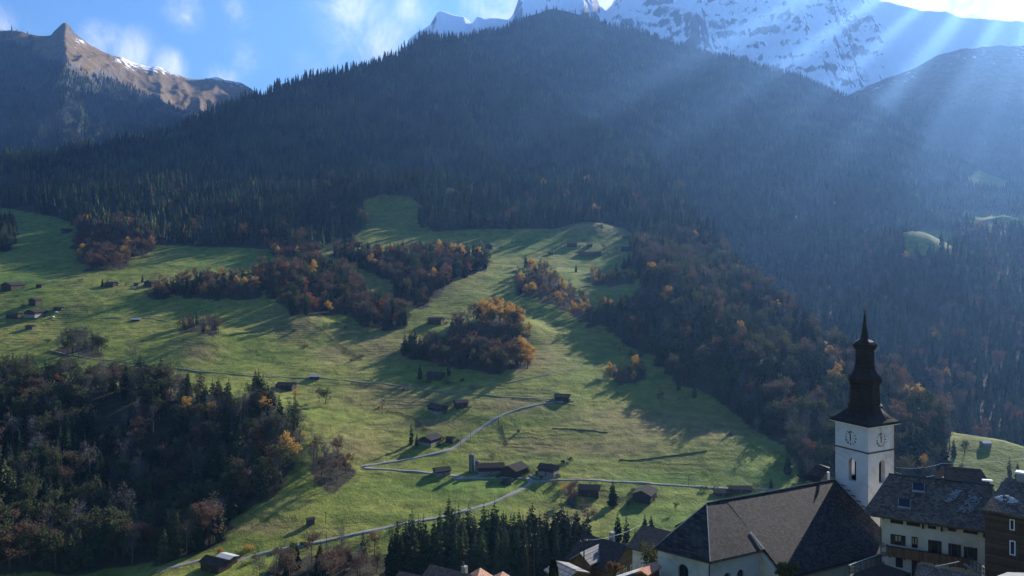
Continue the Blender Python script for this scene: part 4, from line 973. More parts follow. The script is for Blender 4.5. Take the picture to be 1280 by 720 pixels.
    mb.build('belfry_room', darkin, tw)
    bl = MB(); cx, cy = (x0+x1)/2, (y0+y1)/2
    bl.rings([[(cx+.9+r*math.cos(6.283*j/14), cy+r*math.sin(6.283*j/14), z) for j in range(14)] for r, z in [(.62,15.3),(.55,15.5),(.40,15.9),(.34,16.3),(.2,16.5),(.05,16.55)]]); bl.build('bell', gold, tw, True)
    for (sx, sy), (dx, dy), (nx, ny) in sides:
        to = lambda x, q, z: (sx+dx*x+nx*q, sy+dy*x+ny*q, z)
        s_ = MB(); lo, hi = (0, S)
        s_.add([to(-.06,-.06,18.98), to(S+.06,-.06,18.98), to(S+.06,.0,18.98), to(-.06,.0,18.98), to(-.06,-.06,19.2), to(S+.06,-.06,19.2), to(S+.06,.0,19.2), to(-.06,.0,19.2)], [(0,3,2,1),(4,5,6,7),(0,1,5,4),(1,2,6,5),(2,3,7,6),(3,0,4,7)])
        s_.build('string_course', metal, tw)
    # clocks: figures and hands on the bare wall
    numerals = ['XII','I','II','III','IV','V','VI','VII','VIII','IX','X','XI']
    for (sx, sy), (dx, dy), (nx, ny) in sides[:2]:
        cxk, czk = S*.48, 20.72
        to = lambda x, q, z: (sx+dx*x-nx*q, sy+dy*x-ny*q, z)
        c = MB()
        def bar(xa, za, xb, zb_, w, q0=.006, q1=.035):
            d = Vector((xb-xa, zb_-za)); d.normalize(); nn = Vector((-d.y, d.x))*w/2
            p = [(xa+nn.x,za+nn.y),(xa-nn.x,za-nn.y),(xb-nn.x,zb_-nn.y),(xb+nn.x,zb_+nn.y)]
            c.add([to(x,q0,z) for x,z in p]+[to(x,q1,z) for x,z in p], [(0,1,2,3),(7,6,5,4),(0,4,5,1),(1,5,6,2),(2,6,7,3),(3,7,4,0)])
        for i, s_ in enumerate(numerals):
            a = math.pi/2-i*math.pi/6; ur = Vector((math.cos(a), math.sin(a))); ut = Vector((math.sin(a), -math.cos(a)))
            wd = {'I':.06,'V':.14,'X':.14}; tot = sum(wd[q] for q in s_); off = -tot/2
            for q in s_:
                u = off+wd[q]/2; off += wd[q]; r0, r1 = .72, 1.0
                def pt(uu, r): v = ur*r+ut*uu; return cxk+v.x, czk+v.y
                if q == 'I': bar(*pt(u,r0), *pt(u,r1), .04)
                elif q == 'V': bar(*pt(u-.05,r1), *pt(u,r0), .04); bar(*pt(u+.05,r1), *pt(u,r0), .03)
                else: bar(*pt(u-.05,r1), *pt(u+.05,r0), .04); bar(*pt(u+.05,r1), *pt(u-.05,r0), .03)
        ck = c.build('clock_face', black, tw)
        c = MB(); m_, h_ = math.pi/2+R(12), math.pi/2+R(3)
        bar(cxk-.12*math.cos(m_), czk-.12*math.sin(m_), cxk+.86*math.cos(m_), czk+.86*math.sin(m_), .075, .05, .07); c.build('minute_hand', black, ck)
        c = MB(); bar(cxk+.25*math.cos(h_), czk-.45*math.sin(h_), cxk+.52*math.cos(h_), czk+.52*math.sin(h_), .12, .075, .095); c.build('hour_hand', black, ck)
    st = MB()
    for i in range(5):
        yy = -1.2-i*.85; zz = 14.12+.63*yy
        st.box(x0-.32, x0-.004, yy-.62, yy, zz+.28, zz+.36)
    st.build('stepped_flashing', metal, tw)
    d = MB(); d.tube([(x1-.1,y0-.09,22.6),(x1-.1,y0-.09,-5)], .06, 6); d.build('drainpipe', copper, tw)
    # spire
    def ring(z, r, sq, k=32):
        o = []
        for j in range(k):
            a = 2*math.pi*j/k+math.pi/4; ca, sa = math.cos(a), math.sin(a); oct_ = 1/max(abs(math.cos(((a-math.pi/8)%(math.pi/4))-math.pi/8)), .9); 
            sqr = 1/max(abs(ca), abs(sa)); q = r*(sqr*sq+oct_*(1-sq)); o.append((cx+ca*q, cy+sa*q, z))
        return o
    mb = MB(); mb.rings([ring(*t) for t in [(22.8,3.30,1),(22.98,3.36,1),(23.15,3.22,1),(23.5,2.80,.95),(23.95,2.45,.75),(24.45,2.18,.4),(24.9,2.02,.1),(25.0,2.0,0)]]); sk = mb.build('skirt_roof', spiremat, tw)
    ev = MB(); ev.rings([ring(22.72,3.30,1), ring(22.80,3.34,1)]); ev.build('eaves_board', white, tw)
    mb = MB(); mb.rings([ring(z, r, 0) for z, r in [(25.0,2.0),(25.05,2.28),(25.3,2.30),(25.5,2.02),(25.9,1.96),(28.15,1.86),(28.3,1.95),(28.5,2.02),(28.75,2.2),(29.1,2.2),(29.45,2.0),(29.8,1.66),(30.2,1.42),(30.6,1.3),(30.8,1.36),(31.0,1.24),(33.2,1.18),(33.35,1.42),(33.65,1.58),(34.0,1.55),(34.35,1.2),(34.6,.78),(34.8,.52),(35.6,.40),(37.0,.22),(38.6,.07)]])
    sp = mb.build('spire', spiremat, tw)
    b = MB(); b.rings([[(cx+r*math.cos(6.283*j/12), cy+r*math.sin(6.283*j/12), z) for j in range(12)] for z, r in [(38.55,.02),(38.65,.16),(38.8,.22),(38.95,.16),(39.05,.02)]]); b.build('ball', gold, sp, True)
    r = MB(); r.tube([(cx,cy,38.6),(cx,cy,41.0)], .035, 6); r.tube([(cx-.4,cy-.2,39.75),(cx+.4,cy+.2,39.75)], .03, 6); r.build('cross_rod', metal, sp)
    ckp = [(-.55,.35),(-.42,.62),(-.28,.45),(-.1,.28),(.12,.25),(.26,.42),(.3,.62),(.42,.66),(.52,.56),(.42,.48),(.4,.3),(.25,.05),(.08,-.02),(.04,-.15),(-.04,-.15),(-.06,0),(-.3,.08),(-.42,.2)]
    c = MB(); flat_shape(c, lambda x, q, z: (cx+x*.9*.894, cy+x*.9*.447+q, 41.0+z*.9), ckp, .05); c.build('weathercock', gold, sp)
church()

def quad_roof(mb, el, er, rr, rl, t): mb.slab([el, er, rr, rl], t)

# ---- the inn with the balcony
def inn():
    E0 = Vector((42.6,96.0,0)); ang = R(-28); e = Vector((math.cos(ang), math.sin(ang),0)); nn = Vector((-e.y, e.x,0)); gz = -43.0
    o = empty('inn', (E0.x,E0.y,gz), ang, 'cream plastered inn with wide shingle roof, two skylights and a long wooden balcony', 'house')
    y0 = .95
    def fx(px): r = (px-CX)/F; return (r*(E0.y+nn.y*y0)-(E0.x+nn.x*y0))/(e.x-r*e.y)
    def fz(px, py): x = fx(px); Y = E0.y+e.y*x+nn.y*y0; return (HY-py)/F*Y-gz
    xl, xr = fx(1102), 13.3; ze, zr_ = -30.75-gz, -27.1-gz
    # roof
    mb = MB(); el, er, rr, rl = (0,0,ze),(13.4,-.25,ze),(14.1,6.3,zr_),(2.75,6.0,zr_)
    xs = 7; fr = []
    for i in range(xs+1):
        a = i/xs; lo = Vector(el).lerp(Vector(er), a); hi = Vector(rl).lerp(Vector(rr), a); sg = .06*math.sin(a*9)+.04*math.sin(a*23)
        fr.append([tuple(lo), tuple((lo+hi)/2+Vector((0,0,-.06+sg*.5))), tuple(hi+Vector((0,0,sg*.4))), (hi.x, 12.4, ze), (hi.x, 12.4, ze-.25), tuple(hi-Vector((0,0,.28-sg*.4))), tuple((lo+hi)/2-Vector((0,0,.34))), (lo.x, lo.y, lo.z-.24)])
    mb.rings(fr); rf = mb.build('roof', chaletroof, o)
    rc = MB(); rc.tube([(2.7,6.0,zr_+.05),(8,6.15,zr_+.09),(14.15,6.3,zr_+.06)], .12, 6); rc.build('ridge_cap', metal, rf)
    def onroof(px, py):     # where the sight line meets the front slope (local)
        a, b, c = Vector(el), Vector(er), Vector(rl); nrm = (b-a).cross(c-a)
        d0 = Vector(((px-CX)/F, 1, (HY-py)/F)); ori = Vector((-(E0.x*e.x+E0.y*e.y), -(E0.x*nn.x+E0.y*nn.y), -gz)); d = Vector((d0.x*e.x+d0.y*e.y, d0.x*nn.x+d0.y*nn.y, d0.z))
        t = (a-ori).dot(nrm)/d.dot(nrm); return ori+d*t, nrm.normalized()
    for (px, py) in [(1148,609),(1130.5,629)]:
        p, nr = onroof(px, py); u = Vector((1,0,0)); v = nr.cross(u).normalized()
        if v.z < 0: v = -v
        s_ = MB(); w, h = .60, .50
        for (a0,a1,b0,b1) in [(-w,w,-h,-h+.12),(-w,w,h-.12,h),(-w,-w+.12,-h+.12,h-.12),(w-.12,w,-h+.12,h-.12)]:
            q = [p+u*a+v*b+nr*.22 for a, b in ((a0,b0),(a1,b0),(a1,b1),(a0,b1))]; lo = [x-nr*.3 for x in q]
            s_.add(q+lo, [(0,1,2,3),(7,6,5,4),(0,4,5,1),(1,5,6,2),(2,6,7,3),(3,7,4,0)])
        f = s_.build('skylight', beam, rf)
        g = MB(); q = [p+u*a+v*b+nr*.17 for a, b in ((-w+.12,-h+.12),(w-.12,-h+.12),(w-.12,h-.12),(-w+.12,h-.12))]; g.add(q+[x-nr*.1 for x in q], [(0,1,2,3),(0,4,5,1),(1,5,6,2),(2,6,7,3),(3,7,4,0)]); g.build('pane', skyglass, f)
        b = MB(); q = [p+u*a+v*c_+nr*.035 for a, c_ in ((-w-.1,-h-.4),(w+.1,-h-.4),(w+.1,h+.08),(-w-.1,h+.08))]; b.add(q+[x-nr*.05 for x in q], [(0,1,2,3),(0,4,5,1),(1,5,6,2),(2,6,7,3),(3,7,4,0)]); b.build('flashing', stone, f)
    rd = random.Random(4)
    for (px, py, w, h, sl) in [(1212,631,.75,1.35,.85),(1192,620,.42,1.1,.8)]:          # pale worn patches of lichen, thin and broken
        p, nr = onroof(px, py); u = Vector((1,0,0)); v = nr.cross(u).normalized()
        if v.z < 0: v = -v
        s_ = MB()
        for k in range(130):
            a, b = rd.uniform(-1,1), rd.uniform(-1,1)
            if abs(a) > 1-.25*rd.random(): continue
            c = p+u*(a*w+b*h*sl*.6)+v*(b*h)+nr*.05; s = rd.uniform(.03,.13)
            ring_ = [c+u*math.cos(6.283*j/6)*s*rd.uniform(.7,1.7)+v*math.sin(6.283*j/6)*s*rd.uniform(.7,1.3) for j in range(6)]
            s_.add(ring_+[c+nr*.04], [(j,(j+1)%6,6) for j in range(6)])
        s_.build('worn_patch', stone, rf)
    ch = MB(); p, nr = onroof(1179,604); ch.box(p.x-.06,p.x+.06,p.y-.06,p.y+.06,p.z-.2,p.z+.75); ch.build('vent_pipe', metal, rf)
    # walls
    mb = MB(); mb.prism([(xl,y0),(xr,y0),(xr,11.4),(xl,11.4)], -2, ze-.05)
    gab = [(xl,y0,ze-.05),(xl,11.4,ze-.05),(xl,6.1,zr_-.5)]; mb.add(gab+[(xr,y,z) for _,y,z in gab], [(0,1,2),(5,4,3),(0,2,5,3),(2,1,4,5)])
    mb.build('wall', oldplaster, o)
    # rafters and brackets under the eaves, and the vents of the loft
    rf2 = MB()
    for i in range(12):
        x = xl+.2+i*(xr-xl-.4)/11; rf2.box(x-.07,x+.07,.12,y0-.004,ze-.42,ze-.2)
    rf2.build('rafter', beam, o)
    for px in (1153.5,1177,1230):
        b = MB(); x = fx(px); b.box(x-.09,x+.09,y0-.72,y0-.004,ze-.72,ze-.5); b.add([(x-.09,y0-.003,ze-1.15),(x+.09,y0-.003,ze-1.15),(x+.09,y0-.6,ze-.72),(x-.09,y0-.6,ze-.72),(x-.09,y0-.003,ze-.72),(x+.09,y0-.003,ze-.72)], [(0,1,2,3),(3,2,5,4),(0,3,4),(1,5,2),(0,4,5,1)]); b.build('bracket', beam, o)
    for (a, b_, t, bt) in [(1113,1129,650,654.5),(1133,1150,653,657.5),(1160,1170,657,661),(1185,1195,660,664),(1204,1222,663,667)]:
        v = MB(); x0_, x1_ = fx(a), fx(b_); zt, zb_ = fz((a+b_)/2, t), fz((a+b_)/2, bt); v.box(x0_,x1_,y0-.05,y0-.003,zb_,zt); v.build('loft_shutter', shutterwood, o)
    # upper windows: casement, panes, shutters
    for (a, b_, t, bt, lit, sh) in [(1118,1127,668.5,681,1,1),(1139.5,1147,671,684.5,1,0),(1164.5,1172.5,675.5,691,0,1),(1189.5,1197,680,695,0,1),(1209,1217,684,699.5,0,1)]:
        x0_, x1_ = fx(a), fx(b_); zt, zb_ = fz((a+b_)/2, t), fz((a+b_)/2, bt)
        f = MB()
        for q in [(x0_,x1_,zb_,zb_+.09),(x0_,x1_,zt-.09,zt),(x0_,x0_+.09,zb_+.09,zt-.09),(x1_-.09,x1_,zb_+.09,zt-.09),((x0_+x1_)/2-.04,(x0_+x1_)/2+.04,zb_+.09,zt-.09)]: f.box(q[0],q[1],y0-.10,y0-.003,q[2],q[3])
        w_ = f.build('window', beam, o)
        g = MB(); g.box(x0_+.09,x1_-.09,y0-.045,y0-.003,zb_+.09,zt-.09); g.build('pane', glass, w_)
        if lit:
            c = MB(); c.box(x0_+.10,(x0_+x1_)/2-.06,y0-.062,y0-.047,zb_+.45,zt-.12); c.box((x0_+x1_)/2+.06,x1_-.1,y0-.062,y0-.047,zb_+.45,zt-.12); c.build('curtain', curtain, w_)
        if sh:
            sw = (x1_-x0_)*.52
            for q0, q1 in ((x0_-sw-.02,x0_-.02),(x1_+.02,x1_+sw+.02)):
                s_ = MB(); s_.box(q0,q1,y0-.09,y0-.004,zb_,zt); s_.build('shutter', shutterwood, w_)
    # balcony
    bx0, bx1 = fx(1108), fx(1212); zt = fz(1140,684.0)-.02; zb_ = zt-1.15; by = y0-1.05
    b = MB(); b.box(bx0,bx1,by,by+.08,zb_,zt); b.box(bx0,bx0+.08,by+.08,y0-.003,zb_,zt); b.box(bx1-.08,bx1,by+.08,y0-.003,zb_,zt); bal = b.build('balcony', balconywood, o)
    b = MB(); b.box(bx0-.05,bx1+.05,by-.06,by+.14,zt,zt+.09); b.build('handrail', beam, bal)
    b = MB(); b.box(bx0,bx1,by+.083,y0-.004,zb_,zb_+.12); b.build('deck', beam, bal)
    b = MB()
    for i in range(6): x = bx0+.4+i*(bx1-bx0-.8)/5; b.box(x-.08,x+.08,by+.1,y0-.005,zb_-.2,zb_-.004)
    b.build('joist', beam, bal)
    # ground floor
    x0_, x1_ = fx(1119.5), fx(1128.5); zt2, zb2 = fz(1124,696), fz(1124,709)
    f = MB(); f.box(x0_,x1_,y0-.06,y0-.003,zb2,zt2); w_ = f.build('window', shutterwood, o); g = MB(); g.box(x0_+.1,x1_-.1,y0-.085,y0-.063,zb2+.1,zt2-.1); g.build('pane', glass, w_)
    x0_, x1_ = fx(1139.5), fx(1148); f = MB(); f.box(x0_,x1_,y0-.05,y0-.003,-.5,fz(1144,698.5)); dr = f.build('door', shutterwood, o); h = MB(); h.box(x1_-.2,x1_-.12,y0-.12,y0-.052,1.0,1.14); h.build('handle', palemetal, dr)
    d = MB(); d.tube([(xl-.08,y0-.08,ze-.3),(xl-.08,y0-.08,-2)], .06, 6); d.build('drainpipe', copper, o)
    q = MB()
    for i in range(9): q.box(xl-.02,xl+.35+.15*(i%2),y0-.03,y0-.002,-1+i*1.15,-1+i*1.15+.6)
    q.build('quoin', stone, o)
inn()

# ---- the brown timber house at the edge of the picture
def timber_house():
    E0 = Vector((50.1,84.0,0)); ang = R(-41); e = Vector((math.cos(ang), math.sin(ang),0)); nn = Vector((-e.y, e.x,0)); gz = -39.0
    o = empty('timber_house', (E0.x,E0.y,gz), ang, 'dark brown timber house with pale framed windows against the inn', 'house')
    ze, zr_ = -26.5-gz, -24.05-gz
    mb = MB(); mb.rings([[(x,-.02,ze),(x+.65*(1-i),2.8,(ze+zr_)/2-.04),(x+1.3*(1-i),5.6,zr_),(x,11.2,ze),(x,11.2,ze-.25),(x+1.3*(1-i),5.6,zr_-.28),(x+.65*(1-i),2.8,(ze+zr_)/2-.3),(x,-.02,ze-.22)] for i, x in enumerate([0.0,13.0])])
    rf = mb.build('roof', chaletroof, o)
    c = MB(); c.box(2.35,3.15,5.2,6.0,zr_-.3,zr_+.75); ck = c.build('chimney', stone, rf); c = MB(); c.box(2.25,3.25,5.1,6.1,zr_+.753,zr_+.95); c.build('snow_cap', snowm, ck)
    rd = random.Random(9); s_ = MB()
    for k in range(26):
        a = rd.uniform(-1,1); b = rd.uniform(-.32,.32)*(1-abs(a)*.6); y = 2.2+b*1.6; x = 1.9+a*.95; z = ze+(zr_-ze)*y/5.6+.03; s = rd.uniform(.08,.24)
        s_.add([(x+math.cos(6.283*j/6)*s*rd.uniform(.7,1.6), y+math.sin(6.283*j/6)*s, z+math.sin(6.283*j/6)*s*.44) for j in range(6)]+[(x,y,z+.05)], [(j,(j+1)%6,6) for j in range(6)])
    s_.build('snow_patch', concrete, rf)
    mb = MB(); mb.prism([(.12,.85),(12.5,.85),(12.5,10.4),(.12,10.4)], -2, ze-.02); mb.add([(.85,.85,ze-.02),(.85,10.4,ze-.02),(.85,5.6,zr_-.45)]+[(12.5,.85,ze-.02),(12.5,10.4,ze-.02),(12.5,5.6,zr_-.45)], [(0,1,2),(5,4,3),(0,2,5,3),(2,1,4,5)])
    mb.build('wall', browntimber, o)
    def fx(px): r = (px-CX)/F; return (r*(E0.y+nn.y*.85)-(E0.x+nn.x*.85))/(e.x-r*e.y)
    def fz(px, py): x = fx(px); Y = E0.y+e.y*x+nn.y*.85; return (HY-py)/F*Y-gz
    for (a, b, t, bt) in [(1262,1268.5,648.5,662),(1262,1269.5,675,693)]:
        x0, x1 = fx(a), fx(b); zt, zb_ = fz(a, t), fz(a, bt); f = MB()
        for q in [(x0,x1,zb_,zb_+.1),(x0,x1,zt-.1,zt),(x0,x0+.1,zb_+.1,zt-.1),(x1-.1,x1,zb_+.1,zt-.1)]: f.box(q[0],q[1],.76,.847,q[2],q[3])
        w_ = f.build('window', white, o); g = MB(); g.box(x0+.1,x1-.1,.80,.847,zb_+.1,zt-.1); g.build('pane', skyglass, w_)
    p = MB(); p.tube([(fx(1272),.78,ze-.2),(fx(1272),.78,-2)], .06, 6); p.build('drainpipe', metal, o)
    f = MB(); f.box(.6,12.7,.03,.1,ze-.42,ze-.23); f.build('fascia', beam, o)
timber_house()

def gable(name, label, ridge0, ridge1, half, drop, wallh, rm, wm, cat='house', over=.7, hip=0.0, extra=None, thick=.22):
    """a gabled house set by the two ends of its ridge (world), its half width, the fall of the roof and its wall height"""
    a, b = Vector(ridge0), Vector(ridge1); d = b-a; L = math.hypot(d.x, d.y); ang = math.atan2(d.y, d.x); zr_ = drop+wallh
    o = empty(name, (a.x, a.y, a.z-zr_), ang, label, cat)
    k = drop/half; r = MB(); h = half
    if hip:
        r.add([(0,0,zr_),(L-hip,0,zr_),(-over,-h,wallh),(L+.2,-h,wallh),(L+.2,h,wallh),(-over,h,wallh)], [(0,2,3,1),(1,3,4),(1,4,5,0),(0,5,2)])
    else:
        r.rings([[(x,-h,wallh),(x,0,zr_),(x,h,wallh),(x,h,wallh-thick),(x,0,zr_-thick*1.1),(x,-h,wallh-thick)] for x in (-over, L*.5, L+over)])
    rf = r.build('roof', rm, o)
    w = MB(); q = half-over; zt = wallh+over*k-thick*1.2
    w.add([(0,-q,-2),(0,q,-2),(0,q,zt),(0,0,zr_-thick*1.6),(0,-q,zt)]+[(L-hip,-q,-2),(L-hip,q,-2),(L-hip,q,zt),(L-hip,0,zr_-thick*1.6),(L-hip,-q,zt)], [(4,3,2,1,0),(5,6,7,8,9),(0,1,6,5),(1,2,7,6),(2,3,8,7),(3,4,9,8),(4,0,5,9)])
    w.build('wall', wm, o)
    return o, rf, L, zr_
# the dark roof behind the inn
o, rf, L, z = gable('house', 'brown hip roofed house peeping over the ridge of the inn', W3(1180,582.5,118), W3(1238,588,115.8), 5.0, 2.6, 5, darkroof2, browntimber, hip=1.2)
s_ = MB(); s_.box(4.6,5.9,-2.4,-1.9,z-1.15,z-.95); s_.build('snow_patch', snowm, rf)
# chalets below the church
o, rf, L, z = gable('chalet', 'dark timber chalet with a cross gable whose small roof catches the light', (16.4,170,-59.0), (23.4,163.9,-59.0), 6.9, 3.5, 8.5, darkroof2, browntimber, over=1.0)
c = MB(); c.box(L*.55-.45,L*.55+.45,1.2,2.1,z-1.5,z+1.2); c.build('chimney', stone, rf)
wg = MB(); wg.rings([[(L*.42-2.6,y,z-2.6),(L*.42,y,z-.7),(L*.42+2.6,y,z-2.6),(L*.42+2.6,y,z-2.8),(L*.42,y,z-.95),(L*.42-2.6,y,z-2.8)] for y in (-.9,-8.3)]); wg.build('wing_roof', paletile, rf)
wg = MB(); q = L*.42; wg.add([(q-2.1,-7.5,-2),(q+2.1,-7.5,-2),(q+2.1,-7.5,z-2.75),(q,-7.5,z-1.1),(q-2.1,-7.5,z-2.75),(q-2.1,-5,-2),(q+2.1,-5,-2),(q+2.1,-5,z-2.75),(q,-5,z-1.1),(q-2.1,-5,z-2.75)], [(0,1,2,3,4),(9,8,7,6,5),(0,5,6,1),(1,6,7,2),(2,7,8,3),(3,8,9,4),(4,9,5,0)]); wg.build('wing_wall', browntimber, o)
for y in (-2.6,.2,2.8):
    f = MB(); f.box(L+.003,L+.09,y-.6,y+.6,z-6.4,z-5.0); w_ = f.build('window', oldplaster, o); g = MB(); g.box(L+.093,L+.11,y-.48,y+.48,z-6.28,z-5.12); g.build('pane', glass, w_)
f = MB(); f.box(L+.3,L+1.15,-5.2,5.2,z-7.9,z-7.75); f.box(L+1.08,L+1.15,-5.2,5.2,z-7.748,z-6.95); f.build('balcony', balconywood, o)
o, rf, L, z = gable('chalet', 'low dark roofed chalet tucked behind the church choir with a white lower wall', (25.7,150.6,-50.6), (36.5,142.0,-50.6), 6.2, 2.5, 6.5, darkroof, plaster, over=.9)
o, rf, L, z = gable('shed', 'small shed with a sunlit pale roof under the cross gabled chalet', W3(697,701.5,141), W3(720,713,137), 2.9, 1.0, 3.2, paletile, browntimber, 'shed', over=.35)
o, rf, L, z = gable('tiled_house', 'house with a long ribbed brown tiled roof and a chimney under the spruces', W3(541.7,706,150), W3(586,717.8,145.7), 6.2, 3.0, 5, claytile, oldplaster)
c = MB(); c.box(L-1.6,L-.7,-.2,.7,z-1.2,z+1.1); k_ = c.build('chimney', stone, rf); c = MB(); c.tube([(L-1.3,.2,z+1.1),(L-1.5,.2,z+1.9)], [.16,.12], 8); c.build('chimney_pot', copper, k_)
o, rf, L, z = gable('tiled_house', 'low brown tiled roof beside the long ribbed one', W3(503,714.3,150), W3(528,720,148), 4.6, 2.2, 4, claytile, oldplaster)
o, rf, L, z = gable('tiled_house', 'narrow house with a glowing orange tiled slope beyond the chimney', W3(600,710.5,156), W3(589,711,143), 4.0, 2.4, 5, orangetile, oldplaster, over=.4)
o, rf, L, z = gable('tiled_house', 'small orange tiled roof beside the glowing one', W3(628,715,156), W3(616,716,147), 3.6, 2.0, 4, orangetile, oldplaster, over=.4)
o, rf, L, z = gable('shed', 'grey shingled shed roof in front of the inn', W3(1151.5,704.5,72), W3(1226,718.5,69.2), 4.4, 1.9, 5, chaletroof, browntimber, 'shed', over=.3)
p = MB(); p.tube([(1.2,-.5,z+.15),(3.0,.4,z+.75)], .04, 5); p.build('vent_rail', palemetal, rf)
o, rf, L, z = gable('shed', 'pale edged roof at the corner below the timber house', W3(1250,735,66), W3(1296,722,69), 2.6, .8, 4, stone, browntimber, 'shed', over=.3)

# terrace with railing between church and inn
def terrace():
    a = Vector((38.3,89.8,0)); ang = math.atan2(3.6,5.4); o = empty('terrace', (a.x,a.y,-44), ang, 'raised terrace with a metal railing between church and inn', 'terrace')
    b = MB(); b.box(0,6.6,-3.6,0,-2,8.15); b.build('deck', beam, o)
    r = MB()
    for i in range(7): x = .1+i*1.07; r.tube([(x,-.08,8.1),(x,-.08,9.3)], .035, 6)
    for zz in (8.55,8.9): r.tube([(.05,-.08,zz),(6.6,-.08,zz)], .018, 5)
    rl = r.build('railing', metal, o); h = MB(); h.tube([(0,-.08,9.32),(6.6,-.08,9.32)], .055, 6); h.build('handrail', palemetal, rl)
    r = MB()
    for i in range(4): r.tube([(.08,-.15-i*1.1,8.1),(.08,-.15-i*1.1,9.3)], .03, 6)
    r.tube([(.08,-.1,9.3),(.08,-3.5,9.3)], .04, 6); r.build('railing', metal, o)
terrace()
def stair_rail():
    p = W3(1211,697,87.5); q = W3(1234,712,85.5); o = empty('stair', (p.x,p.y,p.z-1.0), 0, 'steep outdoor stair with thin metal rails under the balcony end', 'stair'); d = q-p
    for k in range(2):
        m = MB(); off = Vector((.2*k,.9*k,0))
        m.tube([off+Vector((0,0,1.0)), off+d+Vector((0,0,1.0))], .035, 6); m.tube([off+Vector((0,0,.55)), off+d+Vector((0,0,.55))], .02, 6)
        for i in range(6): t = off+d*(i/5); m.tube([t, t+Vector((0,0,1.0))], .025, 6)
        m.build('railing', metal, o)
    s_ = MB()
    for i in range(12): t = d*(i/11); s_.box(t.x-.1,t.x+.25,t.y,t.y+1.0,t.z-.12,t.z-.04)
    s_.build('tread', stone, o)
stair_rail()
# parapet and the little tiled canopy beside the church
a, b = W3(822,704.5,101), W3(772,721,96.8); d = b-a; L = math.hypot(d.x,d.y)
o = empty('parapet', (a.x,a.y,a.z-7), math.atan2(d.y,d.x), 'pale capped stone parapet running up to the church choir', 'wall')
m = MB(); m.box(0,L,-.22,.22,-1,6.82); m.build('masonry', stone, o); m = MB(); m.box(-.1,L,-.32,.32,6.822,7.0); m.build('coping', concrete, o)
o, rf, L, z = gable('canopy', 'little terracotta tiled canopy below the pale parapet', W3(803,713,95), W3(818,710,97.5), .85, .35, 2.4, claypot, browntimber, 'canopy', over=.2)
# utility poles and wires
def pole(px, y_top, Y, gz, label, arms=1):
    t = W3(px, y_top, Y); o = empty('utility_pole', (t.x,t.y,gz), R(25), label, 'pole'); H = t.z-gz
    m = MB(); m.tube([(0,0,-1),(0,0,H)], [.16,.11], 8); m.build('post', beam, o)
    if arms: m = MB(); m.box(-.75,.75,-.05,.05,H-.45,H-.32); m.build('crossarm', beam, o)
    for x in (-.65,.65): m = MB(); m.tube([(x,0,H-.32),(x,0,H-.08)], [.06,.045], 8); m.build('insulator', white, o)
    return t
pole(730,674,140,-63,'tall wooden pole in front of the cross gabled chalet')
pole(667.5,667,200,-90,'slim wooden pole before the spruces beside the pale shed')
pole(660,681,175,-76,'shorter pole before the spruces')
def wire(p, q, sag, label, r=.016):
    pts = [Vector(p).lerp(Vector(q), i/10)-Vector((0,0,sag*4*(i/10)*(1-i/10))) for i in range(11)]
    m = MB(); m.tube(pts, r, 5); o = m.build('power_line', palemetal); tag(o, label, 'cable')
wire(W3(1119,584,111), W3(1178,579,117), .4, 'upper wire strung from the tower to the brown hip roof')
wire(W3(1119,590,111), W3(1168,594,117), .5, 'lower wire sagging behind the ridge of the inn')
wire(W3(1185,573,118), W3(1216,584,117), .15, 'short wire slanting down over the brown hip roof')
wire(W3(1178,579,118), W3(1340,560,150), .8, 'long wire running off over the pale pasture')
wire(W3(730,675,140), W3(802,655,158), .8, 'thin wire running up from the tall pole past the chalet chimney', .014)
# planting in the village
def bush(px, py, Y, h, r, sp, label, name='shrub', gz=None):
    p = W3(px, py, Y); c, t = bush_parts(hash(label) % 1000 if False else len(label)*7+int(px), h, r, 520, .2 if h < 4 else .26)
    o = empty(name, p, 0, label, 'bush'); c.build('foliage', M[sp], o); t.build('stem', M['bark'], o)
bush(812,706,108,3.0,1.9,'olive','round green bush against the white wall behind the choir')
bush(984,724,84,2.4,1.3,'olive','leafy green bush top in front of the nave wall')
bush(766,719,128,2.6,1.5,'russet','rusty bush under the balcony of the cross gabled chalet')
def thuja():
    p = W3(692,733,130); o = empty('thuja_tree', p, 0, 'slim dark clipped conifer beside the small pale roofed shed', 'tree'); rd = random.Random(5); c = MB()
    for i in range(1100):
        z = rd.uniform(.3,4.4); r = .85*math.sqrt(max(0,1-(z/4.5)**2.2))*rd.uniform(.75,1.05); a = rd.random()*6.28; leaf(c, Vector((math.cos(a)*r, math.sin(a)*r, z)), .16, rd, 1.4)
    c.build('crown', M['spruce'], o); t = MB(); t.tube([(0,0,-2),(0,0,3)], [.15,.05], 6); t.build('trunk', M['bark'], o)
thuja()
